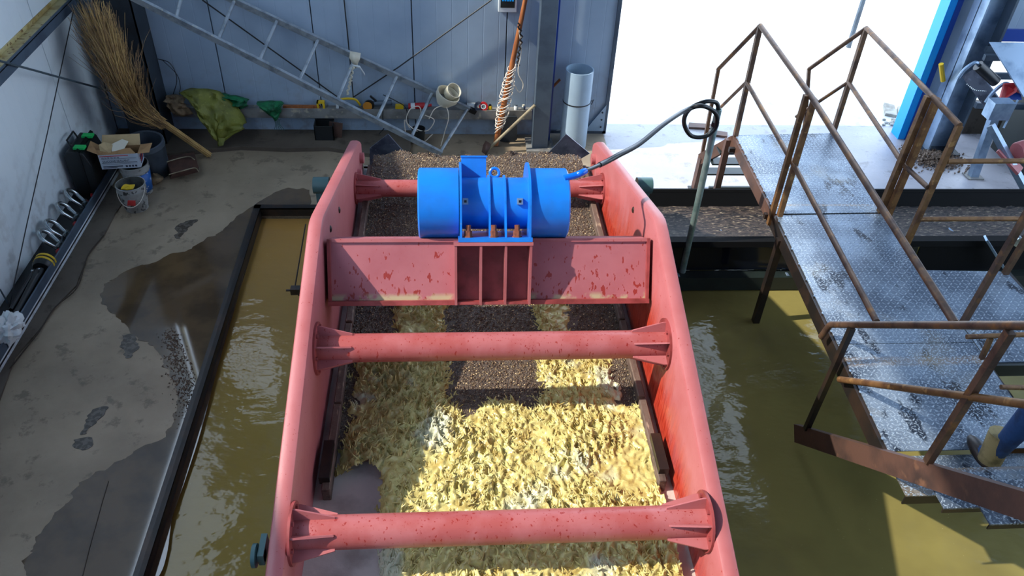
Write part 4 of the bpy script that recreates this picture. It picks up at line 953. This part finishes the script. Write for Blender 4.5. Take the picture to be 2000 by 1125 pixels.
# ---- broom
hb = at(408, 303, z=.03)
bro = thing('twig_broom', UP(hb, 0), 'large bundle broom of straw twigs leaning into the left corner', 'broom')
neck = at(262, 200, y=8.42); mid = at(215, 110, x=-3.5); tip = at(165, -30, x=-3.66)
def twig(pts, r0, r1, mb): mb.tube(pts, r0, 4, rs=[r0+(r1-r0)*i/(len(pts)-1) for i in range(len(pts))], cap=False)
mb = MB(); mbb = MB()
axis = spline([hb, at(335, 252, y=8.55), neck, mid, tip], 10)
for k in range(46):
    o1 = V((random.gauss(0, .018), random.gauss(0, .018), random.gauss(0, .018)))
    twig([p+o1*(.7+.8*i/len(axis)) for i, p in enumerate(axis[:24:3])], .006, .005, mb)
MBh = mb; MBh.build('handle_stems', 'straw', bro, smooth=True)
def twigs(n_, m, sp_, nm, seed):
    rnd = random.Random(seed); mb = MB()
    for k in range(n_):
        s_ = rnd.uniform(.30, .72); i0 = int(s_*(len(axis)-1)); L = rnd.uniform(8, 16); p = axis[i0].copy()+V((rnd.gauss(0, .02+.05*(s_-.3)), rnd.gauss(0, .03), rnd.gauss(0, .03)))
        dr = (axis[min(i0+1, len(axis)-1)]-axis[i0]).normalized(); sd = V((rnd.gauss(0, 1), rnd.gauss(0, .7), rnd.gauss(0, 1))).normalized(); pts = [p.copy()]
        spread = rnd.uniform(.05, sp_)
        for j_ in range(5):
            i1 = min(i0+(j_+1)*3, len(axis)-1); d2 = (axis[i1]-axis[max(i1-3, 0)]).normalized() if i1 > 0 else dr
            p = p+(d2+sd*spread+V((rnd.gauss(0, .12), rnd.gauss(0, .06), rnd.gauss(0, .12)))).normalized()*.135
            if p.x < WL+.03: p.x = WL+.03+rnd.uniform(0, .03)
            pts.append(p.copy())
        twig(pts, .0034, .0014, mb)
    return tag(mb.build(nm, m, bro), kind='stuff')
twigs(1100, 'straw', .26, 'twigs', 1); twigs(600, 'straw2', .5, 'fine_twigs', 2)
# ---- corner objects
# black tool case
cs = thing('tool_case', (-3.87, 7.83, .07), 'black plastic tool case with green latches standing on the left shelf', 'case')
P = [at(140, 305, x=-3.70), at(152, 268, x=-3.70), at(170, 250, x=-3.68), at(190, 250, x=-3.62), at(200, 272, x=-3.58), at(208, 330, x=-3.55), at(188, 352, x=-3.55), at(150, 340, x=-3.66)]
ys = at(160, 345, x=-3.6).y
yy0, yy1 = 7.62, 8.05
mb = MB(); q = [V((-3.99, yy0, .07)), V((-3.77, yy0, .07)), V((-3.75, yy0, .42)), V((-3.80, yy0, .58)), V((-3.96, yy0, .60)), V((-4.0, yy0, .54))]
mb.prism(q, (0, yy1-yy0, 0)); body = mb.build('shell', 'blackplastic', cs, bevel=.015, bseg=2)
mb = MB(); mb.prism([V((-3.86, yy0-.01, .075)), V((-3.835, yy0-.01, .075)), V((-3.83, yy0-.01, .60)), V((-3.855, yy0-.01, .62))], (0, yy1-yy0+.02, 0)); mb.build('rim', 'black', cs)
for y in (yy0+.08, yy1-.1): MB().box((-3.90, y-.035, .60), (-3.79, y+.035, .622)).build('latch', 'greenband', cs)
MB().tube([(-3.94, yy0+.12, .59), (-3.97, yy0+.12, .67), (-3.97, yy1-.12, .67), (-3.94, yy1-.12, .59)], .01, 8).build('handle', 'blackplastic', cs)
# buckets
def bucket(px, py, r0, r1, h, m, label, tilt=(0, 0, 1)):
    p = at(px, py, z=0); t = thing('bucket', UP(p, 0), label, 'bucket')
    MB().lathe([(0, 0), (r0, 0), (r0*1.01, .01), (r1*.97, h*.8), (r1*1.02, h*.81), (r1, h*.86), (r1, h-.012), (r1*1.03, h-.01), (r1*1.03, h), (r1*.96, h)], UP(p, .0), tilt, 40).build('body', m, t, smooth=True)
    MB().lathe([(r1*.96, h), (r0*.95, .06), (0, .06)], UP(p, 0), tilt, 40).build('inside', 'bucketin', t, smooth=True)
    return t, p
t, p = bucket(268, 405, .118, .145, .30, 'bucket', 'paint caked white bucket standing in front with yellow rag inside')
mb = MB(); q = [p+V((.145*math.cos(a_), -.145*abs(math.sin(a_))*1.02-.01, .27-.17*math.sin(a_))) for a_ in [math.pi*k/14 for k in range(15)]]
mb.tube(q, .004, 6); mb.build('wire_handle', 'cable', t, smooth=True)
mb = MB(); mb.prism([p+V((-.03, -.147, .12)), p+V((.05, -.143, .115)), p+V((.06, -.138, .17)), p+V((-.01, -.15, .18))], (0, .012, 0)); mb.build('red_label', 'redink', t)
tag(MB().sheet([[p+V((-.09+.03*i, -.05+.03*jj, .26+.02*noise.noise((i*.8, jj*.8, 3)))) for jj in range(4)] for i in range(5)]).build('yellow_rag', 'yellow', solid=.008), 'yellow rag lying in the paint caked front bucket', 'rag')
t, p = bucket(276, 374, .12, .15, .36, 'bucket', 'blue and white printed bucket behind the paint caked one, carton on top')
B2p = p
MB().sheet([[p+V((.149*(.82+.18*hz/.3)*math.cos(a_), .149*(.82+.18*hz/.3)*math.sin(a_), hz)) for a_ in [math.radians(-75+12*k) for k in range(9)]] for hz in (.04, .27)]).build('blue_label', 'bucketblue', t, smooth=True, solid=.003)
# carton with sealant print
p = at(248, 322, z=.36)
bxx = thing('carton', UP(B2p, .37), 'white printed sealant carton with open brown flaps on top of a bucket', 'box')
c0_, c1_ = at(214, 328, y=B2p.y-.17), at(266, 321, y=B2p.y-.17); bz = .36; bw = (c1_.x-c0_.x)+.03; x0_ = c0_.x; ya = B2p.y-.15; rotz = Matrix.Rotation(.12, 3, 'Z')
def bp(u, v, w_): return V((x0_, ya, bz))+rotz @ V((u, v, w_))
hh = .165; dd = .19; x0_ -= .09; bw *= 1.25; bz = .37
for nm, q, m in (('front', [bp(0, 0, 0), bp(bw, 0, 0), bp(bw, 0, hh), bp(0, 0, hh)], 'boxwhite'), ('side', [bp(bw, 0, 0), bp(bw, dd, 0), bp(bw, dd, hh), bp(bw, 0, hh)], 'boxwhite'), ('back', [bp(0, dd, 0), bp(bw, dd, 0), bp(bw, dd, hh), bp(0, dd, hh)], 'cardboard'), ('left_side', [bp(0, 0, 0), bp(0, dd, 0), bp(0, dd, hh), bp(0, 0, hh)], 'cardboard'), ('bottom', [bp(0, 0, 0), bp(bw, 0, 0), bp(bw, dd, 0), bp(0, dd, 0)], 'cardboard'),
                 ('front_flap', [bp(0, 0, hh), bp(bw*.95, 0, hh), bp(bw*.8, .07, hh+.03), bp(-.02, .07, hh+.02)], 'cardboard'), ('left_flap', [bp(0, 0.02, hh), bp(0, dd, hh), bp(-.09, dd, hh+.07), bp(-.1, .03, hh+.05)], 'cardboard'),
                 ('back_flap', [bp(0, dd, hh), bp(bw, dd, hh), bp(bw, dd+.07, hh+.09), bp(.02, dd+.06, hh+.1)], 'cardpale'), ('side_flap', [bp(bw, 0, hh), bp(bw, dd, hh), bp(bw+.12, dd, hh+.01), bp(bw+.11, .03, hh-.01)], 'cardboard')):
    MB().prism(q, (0, .004, .003)).build(nm, m, bxx)
for i, (u0, u1, w0, w1, m) in enumerate(((.03, .75, .148, .156, 'redink'), (.05, .94, .07, .074, 'ink'), (.05, .94, .055, .057, 'ink'), (.05, .94, .118, .12, 'ink'), (.05, .55, .025, .035, 'ink'), (.05, .4, .012, .018, 'ink'), (.62, .67, .015, .035, 'ink'), (.7, .75, .015, .035, 'ink'), (.78, .83, .015, .035, 'ink'), (.86, .91, .015, .035, 'ink'))):
    MB().prism([bp(bw*u0, -.003, w0), bp(bw*u1, -.003, w0), bp(bw*u1, -.003, w1), bp(bw*u0, -.003, w1)], (0, .002, 0)).build('print_bar', m, bxx)
def text(s, loc, size, rot, m, parent, name='lettering', ext=.0006):
    cu = bpy.data.curves.new(name, 'FONT'); cu.body = s; cu.size = size; cu.extrude = ext; cu.align_x = 'LEFT'
    tmp = bpy.data.objects.new(name, cu); dg = bpy.context.evaluated_depsgraph_get(); COL.objects.link(tmp); dg.update()
    me = bpy.data.meshes.new_from_object(tmp.evaluated_get(bpy.context.evaluated_depsgraph_get())); bpy.data.objects.remove(tmp)
    o = bpy.data.objects.new(name, me); COL.objects.link(o); me.materials.clear(); me.materials.append(MT[m]); o.parent = parent
    o.location = V(loc)-OFF[parent.name]; o.rotation_euler = rot; OFF[o.name] = OFF[parent.name]; return o
text('SILICONE SEALANT', bp(bw*.07, -.004, .082), .031, (R(90), 0, .12), 'ink', bxx); text('HJ-36 SE HC SC SE', bp(bw*.07, -.004, .126), .022, (R(90), 0, .12), 'ink', bxx)
# flag-like print on the carton side: stripes
for i in range(4): MB().prism([bp(bw+.006, .03, .03+.025*i), bp(bw+.006, .16, .045+.025*i), bp(bw+.006, .16, .058+.025*i), bp(bw+.006, .03, .043+.025*i)], (.002, 0, 0)).build('print_stripe', 'redink' if i % 2 else 'navy', bxx)
# paper / card scraps in the carton
cr = thing('card_scrap', bp(bw*.4, .1, hh), 'pale torn cardboard pieces piled in the open carton', 'cardboard')
MB().prism([bp(.02, .03, hh-.02), bp(.12, .01, hh), bp(.15, .1, hh+.07), bp(.06, .13, hh+.08), bp(.01, .1, hh+.07)], (0, .004, .003)).build('scrap', 'cardpale', cr)
MB().prism([bp(.13, .02, hh), bp(.24, .05, hh+.01), bp(.3, .12, hh+.08), bp(.24, .14, hh+.1), bp(.14, .1, hh+.07)], (0, .004, .003)).build('scrap', 'cream', cr)
# big dark bucket
p = V((-3.36, 8.2, 0))
dk = thing('barrel', UP(p, 0), 'large dark grey plastic barrel with open top in the corner', 'barrel')
MB().lathe([(0, 0), (.17, 0), (.215, .36), (.225, .37), (.225, .42), (.215, .43), (.2, .42), (.165, .02), (0, .02)], UP(p, .0), (-.08, -.05, 1), 40).build('body', 'binblack', dk, smooth=True)
# pile of small dark things beside bucket
p = at(300, 360, z=0)
for i, (dx, dy, hz, m, lb) in enumerate(((0.02, .05, .09, 'brownsack', 'muddy cloth bundle on the floor between the buckets and the rusty tray'), (.0, .17, .16, 'blackplastic', 'small black plastic pot behind the muddy cloth bundle'))):
    q = V((p.x+dx, p.y+dy, 0))
    if i == 0:
        mb = MB(); mb.ell(q+V((0, 0, hz*.5)), (.08, .09, hz*.55), 14)
        for v in mb.b.verts: v.co += V((1, 1, 1))*.03*noise.noise(v.co*14)
        tag(mb.build('cloth_bundle', m, smooth=True), lb, 'cloth')
    else: tag(MB().lathe([(0, 0), (.06, 0), (.08, hz), (.07, hz), (.05, .02), (0, .02)], q, (0, 0, 1), 20).build('pot', m, smooth=True), lb, 'pot')
# rusty tray with wire handles
ct = thing('wire_tray', UP(at(355, 345, z=0), 0), 'stack of rusty brown trays with pale wire handles on the floor', 'tray')
for i in range(5):
    z = .012+.028*i; q = [at(333+i, 350-i*2, z=z), at(388, 336-i*2, z=z), at(380, 308-i*2, z=z), at(322, 316-i*2, z=z)]
    MB().prism([V((v.x, v.y, z)) for v in q], (0, 0, .018)).build('tray', 'rustdark', ct)
for pts in (((320, 318), (350, 309), (370, 306), (380, 312)), ((330, 341), (355, 334), (380, 328), (388, 335))):
    MB().tube(spline([at(*q, z=.16) for q in pts], 6), .006, 6).build('wire_handle', 'palewood', ct, smooth=True)
# shackles
SH = .068
sh = thing('bow_shackle', (0, 0, 0), 'x', 'shackle', 'steel bow shackles lined up on the left shelf')
q = []
for k in range(21):
    an = math.pi*1.25*(k/20)-math.pi*.125; q.append(V((0, .072*math.cos(an), .13+.09*math.sin(an))))
q = [V((0, .045, 0))]+q+[V((0, -.045, 0))]
MB().tube(spline(q, 2), .021, 12).build('bow', 'chrome', sh, smooth=True)
MB().tube([(0, -.085, .015), (0, .085, .015)], .017, 12).build('pin', 'chrome', sh, smooth=True)
for s_ in (-1, 1): MB().lathe([(0, -.018), (.03, -.018), (.03, .018), (0, .018)], (0, s_*.045, .01), (0, 1, 0), 16).build('eye', 'chrome', sh, smooth=True)
lbs = ('topmost bow shackle on the left shelf, next to the black case', 'second bow shackle below the black case, above the red fitting', 'third bow shackle on the left shelf, just below the red fitting', 'lowest bow shackle on the left shelf, next to the black hydraulic tool')
for i, (px, py) in enumerate(((150, 378), (136, 404), (114, 438), (106, 458))):
    p = at(px, py, z=.24); p = V((SX-.09, p.y, SH)); o_ = sh if i == 0 else copy_tree(sh)
    o_.location = p+V((0, 0, .03)); o_.rotation_euler = (R(-6), R(-38), R(8)); o_['label'] = lbs[i]
for px, py, lb in ((137, 415, 'small red fitting between the second and third shackles'), (105, 468, 'red ring fitting at the end of the hydraulic tool')):
    p = at(px, py, z=.24); p = V((SX-.06, p.y, SH+.02)); tag(MB().lathe([(0, 0), (.03, 0), (.034, .02), (.022, .05), (.0, .055)], p, (.3, -.5, .8), 16).build('red_fitting', 'red', smooth=True), lb, 'fitting')
p = at(166, 368, z=.24); tag(MB().tube([V((SX-.05, p.y, SH)), V((SX-.05, p.y+.03, SH+.09))], .012, 8).build('red_pin', 'red'), 'thin red pin beside the topmost shackle', 'pin')
# hydraulic tool
p = at(82, 490, z=.26); h = thing('hydraulic_tool', (SX-.09, p.y, SH), 'black hydraulic tool with yellow bands lying on the left shelf', 'tool')
a = V((SX-.09, p.y+.1, SH+.09)); c = V((SX-.08, at(42, 590, z=.25).y, SH+.05))
MB().tube([a.lerp(c, .3), c], .035, 16, rs=[.042, .03]).build('cylinder', 'black', h, smooth=True)
MB().lathe([(0, -.05), (.075, -.05), (.09, -.02), (.09, .06), (.06, .1), (.03, .12), (0, .12)], a.lerp(c, .22), (a-c), 20).build('head', 'blackplastic', h, smooth=True)
for k_ in (.02, .065): MB().lathe([(.07, -.012), (.093, -.012), (.093, .012), (.07, .012)], a.lerp(c, .22)+(a-c).normalized()*k_, (a-c), 20).build('yellow_band', 'yellow', h, smooth=True)
for an in range(5):
    u = V((math.cos(an*1.25), 0, math.sin(an*1.25)))*.06; MB().ell(a.lerp(c, .36)+u, (.012, .012, .012), 8).build('bolt', 'chrome', h, smooth=True)
MB().tube([c, c+V((-.0, -.06, 0))], .022, 12).build('nozzle', 'darksteel', h, smooth=True); MB().tube([a.lerp(c, .3)+V((-.05, 0, 0)), c+V((-.07, .05, 0))], .02, 12).build('side_cylinder', 'black', h, smooth=True)
# plastic bag
p = at(20, 640, x=SX+.02); mb = MB(); bmesh.ops.create_icosphere(mb.b, subdivisions=4, radius=1)
for v in mb.b.verts:
    d = v.co.copy(); f_ = 1+.5*noise.noise(d*2.2)+.28*noise.noise(d*6)
    v.co = p+V((d.x*.09*f_, d.y*.14*f_, d.z*.13*f_))+V((-.01, -.02*d.z, 0))
tag(mb.build('plastic_bag', 'bag', smooth=True), 'crumpled white plastic bag hanging over the left shelf edge', 'bag')
# ---- lever assembly on trough
t = thing('float_switch', at(572, 568, z=.03), 'small dark metal block with thin rod above the left trough', 'fitting')
bp_ = at(575, 567, z=.45); MB().box(bp_-V((.03, .03, .03)), bp_+V((.05, .03, .03))).build('block', 'darksteel', t)
MB().tube([bp_, at(597, 438, z=.45)], .006, 6).build('rod', 'darksteel', t); MB().tube([bp_+V((-.07, 0, 0)), bp_], .01, 8).build('pin', 'darksteel', t)
MB().box((bp_.x+.03, bp_.y-.02, .4), (XL-T+.0, bp_.y+.02, .44)).build('bracket', 'darksteel', t); 
# ================================================================== RIGHT REAR MACHINE
rm = thing('hopper_conveyor', (6.7, 8.2, 0), 'steel feed conveyor with hopper plate and red drive by the right wall', 'machine')
MB().prism([at(1934, 82, y=8.35), at(2080, 84, y=8.35), at(2080, 190, y=7.9), at(2000, 190, y=7.9)], (.0, .02, -.01)).build('hopper_plate', 'steelblue', rm)
a, c = at(1893, 140, y=8.5), at(1948, 215, y=8.15); MB().bar(a, c, .03, .18).build('side_beam', 'steelplate', rm)
b0 = at(1900, 345, z=0); b1 = at(1945, 218, y=b0.y); MB().bar(b0, b1, .1, .08, up=(0, 1, 0)).build('leg', 'steelblue', rm); MB().box(b0-V((.1, .08, 0)), b0+V((.1, .08, .015))).build('foot_plate', 'ledge', rm)
a, c = at(1935, 245, y=7.7), at(2030, 420, y=7.05); MB().bar(a, c, .09, .06).build('lower_beam', 'steelblue', rm)
a = at(1953, 215, y=7.8); MB().box(a-V((.12, .05, .1)), a+V((.12, .1, .1))).build('grey_box', 'steelblue', rm)
a, c = at(1952, 290, y=7.55), at(1992, 335, y=7.35); MB().bar(a, c, .18, .03).build('red_plate', 'pink', rm)
c = at(1985, 295, y=7.5); MB().lathe([(0, 0), (.085, 0), (.095, .02), (.095, .3), (0, .3)], c, (.9, .3, .1), 28).build('drive_motor', 'pink', rm, smooth=True)
MB().prism([at(1952, 200, y=8.0), at(1962, 165, y=8.1), at(1990, 163, y=8.1), at(2010, 190, y=8.0), at(1985, 180, y=8.0)], (0, .03, 0)).build('red_guard', 'red', rm)
MB().prism([at(1962, 195, y=8.02), at(1972, 168, y=8.1), at(1992, 170, y=8.1), at(1996, 195, y=8.0)], (0, .03, 0)).build('blue_guard', 'bluedk', rm)
for pts in (((1872, 152), (1885, 135), (1905, 122), (1912, 130), (1906, 136)), ((1925, 200), (1940, 180), (1962, 163), (1972, 168), (1966, 178))):
    MB().tube(spline([at(*q, y=8.2) for q in pts], 5), .02, 8).build('idler_bracket', 'steelblue', rm, smooth=True)
MB().tube([at(1910, 128, y=8.2), at(1945, 160, y=8.15)], .06, 16).build('idler_roller', 'black', rm, smooth=True)
q = spline([at(*q_, y=8.15) for q_ in ((1890, 165), (1905, 176), (1925, 178))], 5)
for i, p in enumerate(q): MB().ell(p, (.012, .012, .008), 6).build('chain_link', 'chrome', rm)
for (xa, ya, xb, yb, yy) in ((1925, 97, 1990, 100, 8.7), (1922, 112, 1990, 112, 8.6), (1925, 148, 1990, 150, 8.5), (1905, 205, 1995, 210, 8.55)):
    MB().bar(at(xa, ya, y=yy), at(xb+90, yb, y=yy), .05, .07).build('cross_bar', 'grey', rm)
MB().box((7.0, 8.2, 0), (9.4, 8.9, .9)).build('hopper_base', 'darkgreen', rm)
MB().bar(at(1988, 195, y=7.9), at(1960, 250, y=7.8), .02, .05).build('stay', 'steelblue', rm)
gb = MB(); 
for _ in range(900): pass
gp = []
pc = at(1822, 312, z=0)
for _ in range(1500):
    r_ = abs(random.gauss(0, .14)); a_ = random.uniform(0, 6.28); gp.append((pc.x+r_*math.cos(a_)*1.4, pc.y+r_*math.sin(a_), .01+max(0, .09*(1-r_/.3))*random.random()))
tag(grains('gravel_heap', gp, 'grain1', rmin=.01, rmax=.02), 'small heap of grey gravel at the foot of the right column', 'gravel', kind='stuff')
rodobj('brass_rod', [at(1838, 125, y=8.9), at(1842, 158, y=8.9)], .03, 'yellow', 'brass yellow rod end between the blue trim and the right column', 'rod')
# outside
rodobj('outside_post', [at(1657, 92, z=0), at(1657, 92, z=0)+V((0, 0, 2.5))], .04, 'grey', 'thin grey post standing outside beyond the doorway', 'post')
for (pts, lb) in (((( 1725, 205), (1745, 210), (1750, 230), (1728, 226)), 'left broken concrete slab piece outside by the blue trim'), (((1752, 212), (1780, 214), (1775, 230), (1753, 230)), 'right broken concrete slab piece outside by the blue trim')):
    P = [at(*q, z=0) for q in pts]; tag(MB().prism(P, (0, 0, .04)).build('slab_piece', 'stone'), lb, 'rubble')
for (pts, lb) in ((((1345, 243), (1388, 246), (1388, 254), (1345, 252)), 'short brown plank lying outside behind the black hose'), (((1380, 256), (1420, 262), (1420, 270), (1385, 266)), 'dark offcut lying outside beside the brown plank')):
    P = [at(*q, z=0) for q in pts]; tag(MB().prism(P, (0, 0, .03)).build('plank', 'brownsteel'), lb, 'plank')
for k in range(14):
    q = at(1735+random.uniform(-10, 30), 240+random.uniform(-6, 10), z=0); r_ = random.uniform(.015, .035)
    mb = MB(); mb.ell(q+V((0, 0, r_*.5)), (r_*1.3, r_, r_*.6), 6); tag(mb.build('rubble_lump', 'stone'), 'small broken stone lump outside by the blue trim', 'rubble', 'stone lumps by the blue trim')
